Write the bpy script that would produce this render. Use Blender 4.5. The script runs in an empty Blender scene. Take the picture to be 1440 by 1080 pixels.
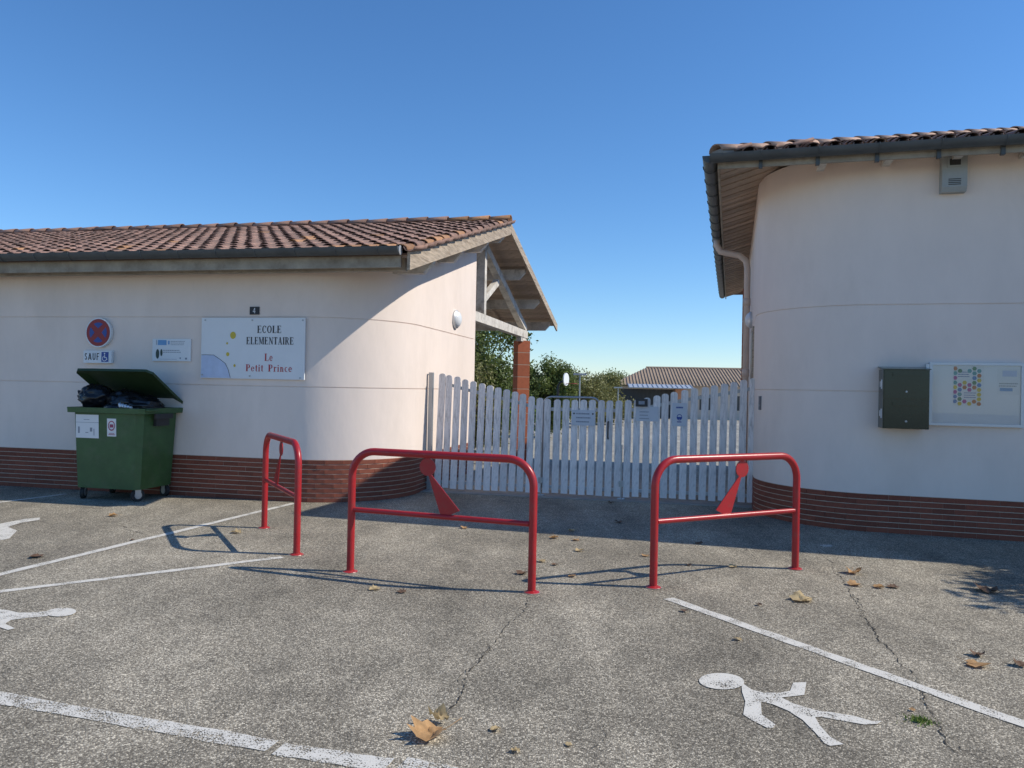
import bpy, math, random
from mathutils import Vector, Matrix, noise
random.seed(7)
S = bpy.context.scene
COL = S.collection
R = math.radians

# ------------------------------------------------------------------ camera
FPX, ROLL, H = 1082.0, 0.02, 1.5
TH = math.atan(5.0 / FPX)
_f = Vector((0, math.cos(TH), math.sin(TH)))
_u = Vector((0, -math.sin(TH), math.cos(TH)))
_x = Vector((1, 0, 0))
c_, s_ = math.cos(ROLL), math.sin(ROLL)
RIGHT = c_ * _x + s_ * _u
UP = -s_ * _x + c_ * _u
cam_d = bpy.data.cameras.new('camera')
cam = bpy.data.objects.new('camera', cam_d)
COL.objects.link(cam)
M = Matrix((RIGHT, UP, -_f)).transposed().to_4x4()
M.translation = Vector((0, 0, H))
cam.matrix_world = M
cam_d.sensor_width = 36
cam_d.lens = FPX / 1440 * 36
cam_d.clip_start = .05
cam_d.clip_end = 3000
S.camera = cam

def gnd(x, y, z=0.0):
    """photo pixel (1440x1080) -> point on the horizontal plane z"""
    d = _f * FPX + RIGHT * (x - 720) + UP * (540 - y)
    t = (z - H) / d.z
    return Vector((d.x * t, d.y * t, z))

# ------------------------------------------------------------------ light
SUN_EL, SUN_AZ = R(42), R(94.8)          # azimuth clockwise from +Y
w = bpy.data.worlds.new('World')
S.world = w
w.use_nodes = True
nt = w.node_tree
bg = nt.nodes['Background']
sky = nt.nodes.new('ShaderNodeTexSky')
sky.sky_type = 'NISHITA'
sky.sun_disc = False
sky.sun_elevation = SUN_EL
sky.sun_rotation = SUN_AZ
sky.altitude = 0
sky.air_density = 1.0
sky.dust_density = 0.0
sky.ozone_density = 8.0
hsv = nt.nodes.new('ShaderNodeHueSaturation')
hsv.inputs['Saturation'].default_value = 1.09
nt.links.new(sky.outputs[0], hsv.inputs['Color'])
nt.links.new(hsv.outputs[0], bg.inputs[0])
bg.inputs[1].default_value = 0.15
sl = bpy.data.lights.new('sun', 'SUN')
sl.energy = 4.2
sl.angle = R(.53)
sl.color = (1, .93, .81)
so = bpy.data.objects.new('sun', sl)
COL.objects.link(so)
to_sun = Vector((math.sin(SUN_AZ) * math.cos(SUN_EL), math.cos(SUN_AZ) * math.cos(SUN_EL), math.sin(SUN_EL)))
so.rotation_euler = to_sun.to_track_quat('Z', 'Y').to_euler()
so.location = to_sun * 40
S.view_settings.view_transform = 'Standard'
S.view_settings.look = 'None'
S.view_settings.exposure = 0.08
S.view_settings.gamma = 1.0

# ------------------------------------------------------------------ materials
MATS = {}
def mat(name, col, rough=.7, var=0.0, vscale=3.0, bump=0.0, bscale=60.0, island=0.0, metallic=0.0,
        stain=None, stain_scale=1.5, stain_amt=.5, spec=.5, stretch=None, translucent=0.0):
    if name in MATS:
        return MATS[name]
    m = bpy.data.materials.new(name)
    m.use_nodes = True
    t = m.node_tree
    N, L = t.nodes, t.links
    b = N['Principled BSDF']
    b.inputs['Roughness'].default_value = rough
    b.inputs['Metallic'].default_value = metallic
    b.inputs['Specular IOR Level'].default_value = spec
    rgb = N.new('ShaderNodeRGB')
    rgb.outputs[0].default_value = (*col, 1)
    cur = rgb.outputs[0]
    co = N.new('ShaderNodeTexCoord')
    src = co.outputs['Object']
    if stretch:
        mp = N.new('ShaderNodeMapping')
        mp.inputs['Scale'].default_value = stretch
        L.new(src, mp.inputs[0])
        src = mp.outputs[0]
    def mixmul(cur, fac_socket, lo, hi):
        mr = N.new('ShaderNodeMapRange')
        mr.inputs['To Min'].default_value = lo
        mr.inputs['To Max'].default_value = hi
        L.new(fac_socket, mr.inputs['Value'])
        mx = N.new('ShaderNodeMix')
        mx.data_type = 'RGBA'
        mx.blend_type = 'MULTIPLY'
        mx.inputs[0].default_value = 1
        L.new(cur, mx.inputs[6])
        L.new(mr.outputs[0], mx.inputs[7])
        return mx.outputs[2], mr
    if var:
        n = N.new('ShaderNodeTexNoise')
        n.inputs['Scale'].default_value = vscale
        n.inputs['Detail'].default_value = 6
        n.inputs['Roughness'].default_value = .65
        L.new(src, n.inputs['Vector'])
        cur, mr = mixmul(cur, n.outputs['Fac'], 1 - var, 1 + var)
        mr.inputs['From Min'].default_value = .3
        mr.inputs['From Max'].default_value = .7
    if island:
        g = N.new('ShaderNodeNewGeometry')
        oi = N.new('ShaderNodeObjectInfo')
        ad = N.new('ShaderNodeMath'); ad.operation = 'ADD'
        L.new(g.outputs['Random Per Island'], ad.inputs[0])
        L.new(oi.outputs['Random'], ad.inputs[1])
        fr = N.new('ShaderNodeMath'); fr.operation = 'FRACT'
        L.new(ad.outputs[0], fr.inputs[0])
        cur, mr = mixmul(cur, fr.outputs[0], 1 - island, 1 + island)
    if stain:
        n = N.new('ShaderNodeTexNoise')
        n.inputs['Scale'].default_value = stain_scale
        n.inputs['Detail'].default_value = 8
        n.inputs['Roughness'].default_value = .7
        L.new(src, n.inputs['Vector'])
        r = N.new('ShaderNodeValToRGB')
        r.color_ramp.elements[0].position = .5
        r.color_ramp.elements[1].position = .68
        r.color_ramp.elements[0].color = (0, 0, 0, 1)
        r.color_ramp.elements[1].color = (stain_amt,) * 3 + (1,)
        L.new(n.outputs['Fac'], r.inputs[0])
        mx = N.new('ShaderNodeMix'); mx.data_type = 'RGBA'
        L.new(r.outputs[0], mx.inputs[0])
        L.new(cur, mx.inputs[6])
        mx.inputs[7].default_value = (*stain, 1)
        cur = mx.outputs[2]
    L.new(cur, b.inputs['Base Color'])
    if bump:
        n = N.new('ShaderNodeTexNoise')
        n.inputs['Scale'].default_value = bscale
        n.inputs['Detail'].default_value = 5
        L.new(src, n.inputs['Vector'])
        bp = N.new('ShaderNodeBump')
        bp.inputs['Strength'].default_value = bump
        bp.inputs['Distance'].default_value = .01
        L.new(n.outputs['Fac'], bp.inputs['Height'])
        L.new(bp.outputs[0], b.inputs['Normal'])
    if translucent:
        tr = N.new('ShaderNodeBsdfTranslucent')
        L.new(cur, tr.inputs['Color'])
        ms = N.new('ShaderNodeMixShader')
        ms.inputs[0].default_value = translucent
        L.new(b.outputs[0], ms.inputs[1])
        L.new(tr.outputs[0], ms.inputs[2])
        L.new(ms.outputs[0], N['Material Output'].inputs[0])
    MATS[name] = m
    return m

def asphalt(name, dark, light, big=.25):
    m = bpy.data.materials.new(name)
    m.use_nodes = True
    t = m.node_tree; N, L = t.nodes, t.links
    b = N['Principled BSDF']
    b.inputs['Roughness'].default_value = .85
    b.inputs['Specular IOR Level'].default_value = .3
    co = N.new('ShaderNodeTexCoord')
    v = N.new('ShaderNodeTexVoronoi'); v.inputs['Scale'].default_value = 135
    L.new(co.outputs['Object'], v.inputs['Vector'])
    sep = N.new('ShaderNodeSeparateColor'); L.new(v.outputs['Color'], sep.inputs[0])
    r = N.new('ShaderNodeValToRGB')
    e = r.color_ramp.elements
    e[0].position = .05; e[0].color = (*dark, 1)
    e[1].position = 1; e[1].color = (*light, 1)
    k = e.new(.72); k.color = tuple(.62 * a + .38 * q for a, q in zip(dark, light)) + (1,)
    L.new(sep.outputs[0], r.inputs[0])
    # dark binder between the stones
    mr = N.new('ShaderNodeMapRange')
    mr.inputs['From Min'].default_value = .25; mr.inputs['From Max'].default_value = .75
    mr.inputs['To Min'].default_value = 1.12; mr.inputs['To Max'].default_value = .6
    L.new(v.outputs['Distance'], mr.inputs['Value'])
    m1 = N.new('ShaderNodeMix'); m1.data_type = 'RGBA'; m1.blend_type = 'MULTIPLY'; m1.inputs[0].default_value = 1
    L.new(r.outputs[0], m1.inputs[6]); L.new(mr.outputs[0], m1.inputs[7])
    cur = m1.outputs[2]
    for sc, lo, hi, st in ((.55, 1 - big, 1 + big, None), (4.5, .86, 1.14, None), (1.3, .62, 1.16, (1, .22, 1))):
        n = N.new('ShaderNodeTexNoise'); n.inputs['Scale'].default_value = sc
        n.inputs['Detail'].default_value = 6; n.inputs['Roughness'].default_value = .6
        if st:
            mp = N.new('ShaderNodeMapping'); mp.inputs['Scale'].default_value = st
            mp.inputs['Rotation'].default_value = (0, 0, .35)
            L.new(co.outputs['Object'], mp.inputs[0]); L.new(mp.outputs[0], n.inputs['Vector'])
        else:
            L.new(co.outputs['Object'], n.inputs['Vector'])
        q = N.new('ShaderNodeMapRange')
        q.inputs['From Min'].default_value = .3; q.inputs['From Max'].default_value = .7
        q.inputs['To Min'].default_value = lo; q.inputs['To Max'].default_value = hi
        L.new(n.outputs['Fac'], q.inputs['Value'])
        mm = N.new('ShaderNodeMix'); mm.data_type = 'RGBA'; mm.blend_type = 'MULTIPLY'; mm.inputs[0].default_value = 1
        L.new(cur, mm.inputs[6]); L.new(q.outputs[0], mm.inputs[7])
        cur = mm.outputs[2]
    L.new(cur, b.inputs['Base Color'])
    bp = N.new('ShaderNodeBump'); bp.inputs['Strength'].default_value = .55; bp.inputs['Distance'].default_value = .006
    bp.invert = True
    L.new(v.outputs['Distance'], bp.inputs['Height'])
    n2 = N.new('ShaderNodeTexNoise'); n2.inputs['Scale'].default_value = 5; n2.inputs['Detail'].default_value = 4
    L.new(co.outputs['Object'], n2.inputs['Vector'])
    bp2 = N.new('ShaderNodeBump'); bp2.inputs['Strength'].default_value = .35; bp2.inputs['Distance'].default_value = .03
    L.new(n2.outputs['Fac'], bp2.inputs['Height']); L.new(bp.outputs[0], bp2.inputs['Normal'])
    L.new(bp2.outputs[0], b.inputs['Normal'])
    return m

def worn_paint(name, thr):
    m = bpy.data.materials.new(name)
    m.use_nodes = True
    t = m.node_tree; N, L = t.nodes, t.links
    b = N['Principled BSDF']
    b.inputs['Roughness'].default_value = .75
    co = N.new('ShaderNodeTexCoord')
    v = N.new('ShaderNodeTexVoronoi'); v.inputs['Scale'].default_value = 135
    L.new(co.outputs['Object'], v.inputs['Vector'])
    n = N.new('ShaderNodeTexNoise'); n.inputs['Scale'].default_value = 7; n.inputs['Detail'].default_value = 8
    n.inputs['Roughness'].default_value = .75
    L.new(co.outputs['Object'], n.inputs['Vector'])
    ad = N.new('ShaderNodeMath'); ad.operation = 'MULTIPLY_ADD'
    L.new(v.outputs['Distance'], ad.inputs[0]); ad.inputs[1].default_value = .45
    L.new(n.outputs['Fac'], ad.inputs[2])
    r = N.new('ShaderNodeMapRange')
    r.inputs['From Min'].default_value = thr; r.inputs['From Max'].default_value = thr + .12
    L.new(ad.outputs[0], r.inputs['Value'])
    tr = N.new('ShaderNodeBsdfTransparent')
    ms = N.new('ShaderNodeMixShader')
    L.new(r.outputs[0], ms.inputs[0]); L.new(b.outputs[0], ms.inputs[1]); L.new(tr.outputs[0], ms.inputs[2])
    L.new(ms.outputs[0], N['Material Output'].inputs[0])
    b.inputs['Base Color'].default_value = (.66, .63, .56, 1)
    return m

m_asph = asphalt('asphalt', (.172, .149, .114), (.80, .715, .555), .32)
m_yard = asphalt('courtyard_paving', (.36, .34, .29), (.62, .58, .5), .1)
m_paint = worn_paint('road_paint', .785)
m_paint2 = worn_paint('road_paint_thin', .715)
m_wall = mat('stucco', (.82, .705, .625), .9, var=.05, vscale=1.6, bump=.4, bscale=7, stain=(.56, .47, .39), stain_scale=1.1, stain_amt=.2, stretch=(1, 1, .45))
m_groove = m_wall
m_brick = mat('brick', (.22, .062, .034), .8, var=.15, vscale=30, island=.15, bump=.2, bscale=90)
m_mortar = mat('mortar', (.50, .40, .31), .95, var=.1, vscale=20)
m_block = mat('pillar_brick', (.42, .12, .055), .8, var=.12, vscale=15, island=.12)
m_tile = mat('clay_tile', (.255, .15, .112), .85, var=.35, vscale=9, island=.3, bump=.3, bscale=50, stain=(.12, .10, .085), stain_scale=5, stain_amt=.75)
m_tile_o = mat('clay_tile_lichen', (.37, .19, .09), .85, var=.3, vscale=9, island=.3, stain=(.16, .12, .09), stain_scale=7, stain_amt=.6)
m_under = mat('roof_channel', (.14, .085, .065), .9, var=.2)
m_zinc = mat('zinc_gutter', (.085, .095, .10), .5, var=.2, vscale=4, metallic=.25)
m_wood = mat('weathered_wood', (.42, .34, .255), .85, var=.4, vscale=3, stretch=(8, 1.2, 14), stain=(.17, .12, .085), stain_scale=2.2, stain_amt=.7, bump=.3, bscale=30)
m_soffit = mat('soffit_wood', (.50, .38, .29), .85, var=.25, vscale=3, island=.22, stain=(.2, .15, .11), stain_scale=5, stain_amt=.5)
m_eave = mat('eave_beam', (.36, .32, .26), .9, var=.25, vscale=4, stain=(.16, .13, .10), stain_scale=3, stain_amt=.6)
m_beam = mat('painted_beam', (.64, .60, .54), .8, var=.3, vscale=10, stain=(.14, .11, .085), stain_scale=5, stain_amt=.8)
m_picket = mat('picket_paint', (.82, .77, .74), .75, var=.22, vscale=2.5, island=.1, stretch=(9, 9, 1.6), stain=(.19, .175, .16), stain_scale=2.2, stain_amt=.7, bump=.2, bscale=12)
m_steel = mat('galvanised_steel', (.42, .43, .44), .45, metallic=.7, var=.1)
m_dark = mat('dark_metal', (.03, .03, .032), .5)
m_red = mat('red_enamel', (.40, .017, .022), .33, var=.1, vscale=5, stain=(.27, .05, .045), stain_scale=16, stain_amt=.6, bump=.05, bscale=60)
m_green = mat('bin_plastic', (.045, .105, .035), .5, var=.2, vscale=4, stain=(.09, .13, .07), stain_scale=5, stain_amt=.45)
m_lid = mat('lid_plastic', (.022, .05, .018), .55, var=.15, vscale=5)
m_bag = mat('bin_bag', (.012, .012, .015), .28)
m_tyre = mat('tyre', (.02, .02, .02), .7)
m_white = mat('white_enamel', (.74, .76, .78), .35, var=.03)
m_cream = mat('pipe_paint', (.62, .50, .42), .5, var=.08)
m_blue = mat('sign_blue', (.014, .06, .30), .4)
m_signred = mat('sign_red', (.28, .009, .015), .4)
m_black = mat('print_black', (.02, .02, .025), .5)
m_redprint = mat('print_red', (.45, .03, .04), .5)
m_pale = mat('print_pale_blue', (.50, .58, .76), .4, var=.1, vscale=6)
m_yellow = mat('print_yellow', (.60, .46, .04), .4)
m_grey = mat('print_grey', (.25, .28, .33), .5)
m_lblue = mat('print_light_blue', (.14, .34, .60), .5)
m_box = mat('mailbox_green', (.004, .021, .016), .16, var=.2)
m_alu = mat('aluminium', (.60, .62, .64), .4, metallic=.4)
m_board = mat('board_white', (.78, .80, .82), .3)
m_alarm = mat('alarm_grey', (.36, .38, .37), .5, var=.1)
m_hroof = mat('far_roof', (.33, .25, .18), .9, var=.2, vscale=2)
m_clad = mat('dark_cladding', (.07, .075, .08), .7)
m_farwall = mat('far_wall', (.70, .60, .50), .9)
m_bark = mat('bark', (.12, .09, .065), .9, var=.3, vscale=8)
def leafmat(n, c, tl=.3):
    return mat(n, c, .6, island=.5, translucent=tl)
m_leaf1 = leafmat('foliage_dark', (.14, .18, .045))
m_leaf2 = leafmat('foliage_olive', (.21, .205, .07))
m_leaf3 = leafmat('foliage_bright', (.12, .2, .03))
m_dry = mat('dry_leaf_tan', (.46, .27, .12), .8, var=.3, vscale=30, translucent=.2)
m_dryy = mat('dry_leaf_yellow', (.54, .41, .22), .8, var=.25, vscale=30, translucent=.25)
m_dryd = mat('dry_leaf_dark', (.13, .075, .045), .85, var=.3, vscale=30)
m_crack = mat('crack_dirt', (.035, .032, .028), 1)
m_moss = mat('moss', (.2, .26, .05), .9, island=.4)
m_conc = mat('concrete', (.30, .28, .25), .9, var=.2, vscale=5)
m_glass = mat('dark_glass', (.05, .06, .07), .1)

# ------------------------------------------------------------------ mesh helpers
class MB:
    def __init__(s):
        s.v = []; s.f = []; s.m = []
    def add(s, vs, fs, mi=0):
        o = len(s.v)
        s.v += [tuple(p) for p in vs]
        s.f += [tuple(i + o for i in f) for f in fs]
        s.m += [mi] * len(fs)
    def box(s, a, b, T=None, mi=0):
        P = [Vector((x, y, z)) for z in (a[2], b[2]) for y in (a[1], b[1]) for x in (a[0], b[0])]
        if T is not None: P = [T @ p for p in P]
        s.add(P, [(0, 2, 3, 1), (4, 5, 7, 6), (0, 1, 5, 4), (2, 6, 7, 3), (0, 4, 6, 2), (1, 3, 7, 5)], mi)
    def bar(s, p, q, w, h, up=Vector((0, 0, 1)), mi=0):
        p, q = Vector(p), Vector(q)
        d = (q - p).normalized()
        sd = d.cross(up).normalized(); uu = sd.cross(d)
        P = [e + sd * (w / 2 * a) + uu * (h / 2 * b) for e in (p, q) for b in (-1, 1) for a in (-1, 1)]
        s.add(P, [(0, 1, 3, 2), (4, 6, 7, 5), (0, 4, 5, 1), (2, 3, 7, 6), (0, 2, 6, 4), (1, 5, 7, 3)], mi)
    def tube(s, pts, r, n=12, cap=True, mi=0):
        pts = [Vector(p) for p in pts]
        rs = r if isinstance(r, (list, tuple)) else [r] * len(pts)
        o = len(s.v); ref = None
        for i, p in enumerate(pts):
            d = (pts[min(i + 1, len(pts) - 1)] - pts[max(i - 1, 0)]).normalized()
            if ref is None:
                ref = d.orthogonal().normalized()
            ref = (ref - d * ref.dot(d)).normalized()
            b = d.cross(ref)
            for k in range(n):
                a = 2 * math.pi * k / n
                s.v.append(tuple(p + (ref * math.cos(a) + b * math.sin(a)) * rs[i]))
        for i in range(len(pts) - 1):
            for k in range(n):
                s.f.append((o + i * n + k, o + i * n + (k + 1) % n, o + (i + 1) * n + (k + 1) % n, o + (i + 1) * n + k)); s.m.append(mi)
        if cap:
            s.f.append(tuple(o + k for k in reversed(range(n)))); s.m.append(mi)
            s.f.append(tuple(o + (len(pts) - 1) * n + k for k in range(n))); s.m.append(mi)
    def prism(s, poly, d, mi=0):
        """poly: list of Vector (planar), extruded by vector d"""
        n = len(poly); d = Vector(d)
        P = [Vector(p) for p in poly] + [Vector(p) + d for p in poly]
        s.add(P, [tuple(reversed(range(n))), tuple(range(n, 2 * n))] + [(i, (i + 1) % n, n + (i + 1) % n, n + i) for i in range(n)], mi)
    def mesh(s, name, mats, smooth=False):
        me = bpy.data.meshes.new(name)
        me.from_pydata(s.v, [], s.f)
        for m in (mats if isinstance(mats, (list, tuple)) else [mats]): me.materials.append(m)
        if any(s.m): me.polygons.foreach_set('material_index', s.m)
        if smooth: me.polygons.foreach_set('use_smooth', [True] * len(me.polygons))
        me.update()
        return me
    def build(s, name, mats, parent=None, smooth=False, **tg):
        return put(name, s.mesh(name, mats, smooth), parent, **tg)

def put(name, me, parent=None, M4=None, **tg):
    o = bpy.data.objects.new(name, me)
    COL.objects.link(o)
    if parent is not None: o.parent = parent
    if M4 is not None: o.matrix_local = M4
    for k, v in tg.items(): o[k] = v
    return o

def thing(name, label, cat, T=None, group=None):
    o = bpy.data.objects.new(name, None)
    o.empty_display_size = .2
    COL.objects.link(o)
    if T is not None: o.matrix_world = T
    o['label'] = label; o['category'] = cat
    if group: o['group'] = group
    return o

def smooth_by_angle(o, deg=35):
    me = o.data
    me.polygons.foreach_set('use_smooth', [True] * len(me.polygons))
    try: me.set_sharp_from_angle(angle=R(deg))
    except Exception: pass
    return o

def frame(ox, oy, ang, oz=0):
    return Matrix.Translation((ox, oy, oz)) @ Matrix.Rotation(ang, 4, 'Z')

# ------------------------------------------------------------------ ground
def gz(y):
    P = [(-1e4, 0), (11.3, 0), (20, -.4), (50, -1.0), (90, -1.35), (1e5, -1.35)]
    for (a, za), (b, zb) in zip(P, P[1:]):
        if a <= y <= b: return za + (zb - za) * (y - a) / (b - a)
    return 0
ys = [-60, -10, 0, 3, 6, 9, 11.3, 14, 17, 20, 30, 40, 50, 70, 90, 300, 1500]
xs = [-900, -200, -60, -20, -8, -3, 0, 3, 8, 20, 60, 200, 900]
g = MB()
g.add([(x, y, gz(y)) for y in ys for x in xs], [(j * len(xs) + i, j * len(xs) + i + 1, (j + 1) * len(xs) + i + 1, (j + 1) * len(xs) + i) for j in range(len(ys) - 1) for i in range(len(xs) - 1)])
ground = g.build('ground', m_asph, kind='structure')

# building frames: local x = along the facade to the right, local y = backwards
CL = Vector((-1.568, 9.486)); AL = R(-12.3)
CR = Vector((4.02, 8.40)) + Vector((.962, -.274)) * -1.27; AR = R(-15.9)
TL_ = frame(CL.x, CL.y, AL)
TR_ = frame(CR.x, CR.y, AR)
def PL(x, y, z=0): return TL_ @ Vector((x, y, z))
def PR(x, y, z=0): return TR_ @ Vector((x, y, z))

# courtyard paving behind the gate (4 mm above the ground sheet)
c = MB()
yy = [11.3, 14, 17, 20, 30, 40, 50, 74]
xl = [-1.2, -.9, -1, -2, -14, -22, -26, -30]; xr = [3.4, 4.3, 5.2, 6.5, 26, 34, 40, 46]
pts = []
for y, a, b in zip(yy, xl, xr): pts += [(a, y, gz(y) + .004), (b, y, gz(y) + .004)]
c.add(pts, [(2 * i, 2 * i + 1, 2 * i + 3, 2 * i + 2) for i in range(len(yy) - 1)])
c.build('courtyard', m_yard, kind='structure')

# painted markings
def stripe(name, a, b, wd, m, n=24, z=.004, parent=None):
    A, B = gnd(*a), gnd(*b)
    d = (B - A).normalized(); sd = Vector((-d.y, d.x, 0))
    q = MB(); P = []
    for i in range(n + 1):
        p = A + (B - A) * i / n
        jit = lambda: random.uniform(-.006, .006)
        P += [p + sd * (wd / 2 + jit()) + Vector((0, 0, z)), p - sd * (wd / 2 + jit()) + Vector((0, 0, z))]
    q.add(P, [(2 * i, 2 * i + 1, 2 * i + 3, 2 * i + 2) for i in range(n)])
    return q.build(name, m, kind='structure')
stripe('painted_line', (413, 708), (-160, 847), .085, m_paint)
stripe('painted_line', (397, 784), (-160, 852), .075, m_paint)
stripe('painted_line', (-160, 954), (383, 1050), .105, m_paint2)
stripe('painted_line', (391, 1054), (547, 1077), .105, m_paint2, 10)
stripe('painted_line', (565, 1075), (760, 1112), .105, m_paint2, 10)
stripe('painted_line', (940, 842), (1620, 1083), .085, m_paint)
stripe('painted_line', (-120, 722), (92, 695), .07, m_paint)
stripe('painted_line', (1155, 768), (1171, 768), .10, m_paint2, 4)

def figure(name, poly, head, ox, oy, sc):
    q = MB()
    P = [gnd(ox + x / sc, oy + y / sc, 0) + Vector((0, 0, .004)) for x, y in poly]
    q.add(P, [tuple(range(len(P)))])
    if head:
        hx, hy, rx, ry, rot = head
        q.add([gnd(ox + (hx + rx * math.cos(a) * math.cos(rot) - ry * math.sin(a) * math.sin(rot)) / sc,
                   oy + (hy + rx * math.cos(a) * math.sin(rot) + ry * math.sin(a) * math.cos(rot)) / sc, 0) + Vector((0, 0, .0052))
               for a in [2 * math.pi * k / 28 for k in range(28)]], [tuple(range(28))])
    o = q.build(name, m_paint, kind='structure')
    return o
figure('painted_walking_figure', [(222, 757), (262, 785), (310, 797), (365, 797), (408, 790), (420, 758), (470, 757), (462, 805), (400, 812), (375, 815), (420, 838), (500, 862), (570, 872), (650, 885), (720, 905), (757, 904), (740, 915), (690, 918), (600, 902), (525, 888), (503, 890), (520, 920), (560, 965), (612, 993), (560, 999), (540, 990), (500, 945), (455, 900), (400, 865), (340, 840), (297, 830), (300, 880), (352, 918), (345, 930), (320, 930), (270, 905), (230, 880), (238, 830), (226, 795)],
       (148, 754, 86, 31, .04), 960, 680, 2.7)
figure('painted_walking_figure', [(185, 486), (120, 492), (70, 492), (30, 483), (-60, 470), (-160, 480), (-150, 500), (-60, 505), (-5, 520), (-60, 560), (-50, 575), (0, 548), (30, 558), (57, 552), (20, 535), (42, 520), (110, 511), (182, 505)],
       (232, 491, 58, 16, -.06), 0, 680, 2.7)
figure('painted_walking_figure', [(-80, 172), (0, 154), (90, 136), (152, 130), (150, 139), (80, 150), (30, 166), (65, 180), (35, 210), (0, 217), (-70, 225)], None, 0, 680, 2.7)

# cracks: thin dirt-filled ribbons that wander
def crack(pts, wd, seed, name='crack'):
    rnd = random.Random(seed)
    P = [gnd(*p) for p in pts]
    Q = []
    for a, b in zip(P, P[1:]):
        n = max(2, int((b - a).length / .022))
        Q += [a + (b - a) * i / n for i in range(n)]
    Q.append(P[-1])
    q = MB(); V = []
    for i, p in enumerate(Q):
        d = (Q[min(i + 1, len(Q) - 1)] - Q[max(0, i - 1)]).normalized(); sd = Vector((-d.y, d.x, 0))
        o = sd * (rnd.gauss(0, .004) + .05 * noise.noise(p * 3) + .02 * noise.noise(p * 17))
        ww = .38 * wd * max(.1, rnd.gauss(.8, .6)) * (.3 if i in (0, len(Q) - 1) else 1)
        V += [p + o + sd * ww / 2 + Vector((0, 0, .003)), p + o - sd * ww / 2 + Vector((0, 0, .003))]
    q.add(V, [(2 * i, 2 * i + 1, 2 * i + 3, 2 * i + 2) for i in range(len(Q) - 1) if rnd.random() > .12])
    q.build(name, m_crack, ground, kind='structure')
crack([(745, 840), (722, 872), (690, 912), (665, 950), (640, 990), (622, 1015)], .014, 1)
crack([(700, 905), (650, 960), (640, 985)], .008, 2)
crack([(1152, 775), (1185, 815), (1205, 850), (1235, 895), (1255, 925), (1290, 965), (1310, 1000), (1345, 1060)], .013, 3)
crack([(1200, 835), (1215, 860), (1240, 905)], .012, 4)
crack([(1275, 960), (1300, 975), (1308, 990)], .016, 5)
crack([(95, 735), (130, 739), (175, 740), (200, 752)], .012, 6)
crack([(380, 762), (430, 752), (480, 746), (560, 736)], .007, 7)
crack([(1030, 765), (1050, 772), (1065, 790)], .008, 8)
crack([(1080, 768), (1100, 776), (1118, 779)], .008, 9)
crack([(820, 1025), (850, 1020), (853, 1040), (830, 1055)], .008, 10)
crack([(960, 755), (985, 770), (990, 790)], .006, 12)
crack([(1310, 1010), (1350, 1050), (1400, 1085)], .007, 13)

# ------------------------------------------------------------------ walls with grooves
def wall_mesh(outline, levels, top_fn, closed=False):
    """outline: list of (x,y,nx,ny) ; levels: list of (z, inset); last level z replaced by top_fn(x,y)"""
    q = MB(); n = len(outline); V = []
    for k, (z, ins) in enumerate(levels):
        for (x, y, nx, ny) in outline:
            zz = top_fn(x, y) if k == len(levels) - 1 else z
            V.append((x - nx * ins, y - ny * ins, zz))
    F = []
    for k in range(len(levels) - 1):
        for i in range(n - 1):
            F.append((k * n + i, k * n + i + 1, (k + 1) * n + i + 1, (k + 1) * n + i))
    q.add(V, F)
    return q
def rounded(x_end, r, y_end, side):
    """front wall from x_end to the rounded corner at the origin, then back to y_end.  side=+1: corner on the right (building spans x<0)"""
    o = []
    nx = 14
    for i in range(nx + 1):
        x = x_end + (-side * r - x_end) * i / nx
        o.append((x, 0, 0, -1))
    for k in range(1, 25):
        a = math.pi / 2 * k / 24
        o.append((-side * r + side * r * math.sin(a), r - r * math.cos(a), side * math.sin(a), -math.cos(a)))
    for i in range(1, 9):
        o.append((0, r + (y_end - r) * i / 8, side, 0))
    return o
def groove(z, d=.012, h=.014): return [(z - h / 2, 0), (z - h / 2 + .003, d), (z + h / 2 - .003, d), (z + h / 2, 0)]

# ================================================================== LEFT BUILDING
RL = 1.25
EAVE_Z, RIDGE_Y, RIDGE_Z, FRONT_Y, REAR_Y, OV = 3.04, 4.85, 4.50, -.45, 10.45, .47
SF = (RIDGE_Z - EAVE_Z) / (RIDGE_Y - FRONT_Y)
SR = (RIDGE_Z - 3.12) / (REAR_Y - RIDGE_Y)
def zroof(y):   # top of roof deck
    return EAVE_Z + SF * (y - FRONT_Y) if y < RIDGE_Y else RIDGE_Z - SR * (y - RIDGE_Y)
LB = thing('school_building', 'long low cream school building with red brick plinth and the name board', 'building', TL_)
outl = rounded(-13, RL, 4.22, 1)
outl_full = outl + [(-.3, 4.22, 0, 1), (-13, 4.22, 0, 1)]
lv = [(.535, 0)] + groove(1.455) + groove(2.338) + [(2.95, 0), (3.0, 0)]
q = wall_mesh(outl, lv, lambda x, y: zroof(y) - .10)
nn = len(outl)
# porch-side end wall and back
q.box((-13, 4.12, -.6), (-.002, 4.218, zroof(4.2) - .1))
wl = q.build('wall', m_wall, LB)
smooth_by_angle(wl, 30)
# mortar core of the plinth, bricks proud of it
q = wall_mesh([(x + nx * .0005, y + ny * .0005, nx, ny) for x, y, nx, ny in outl], [(-.7, 0), (.3, 0), (.536, 0)], lambda x, y: .536)
plinth = q.build('plinth', m_mortar, LB); smooth_by_angle(plinth, 30)
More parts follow.
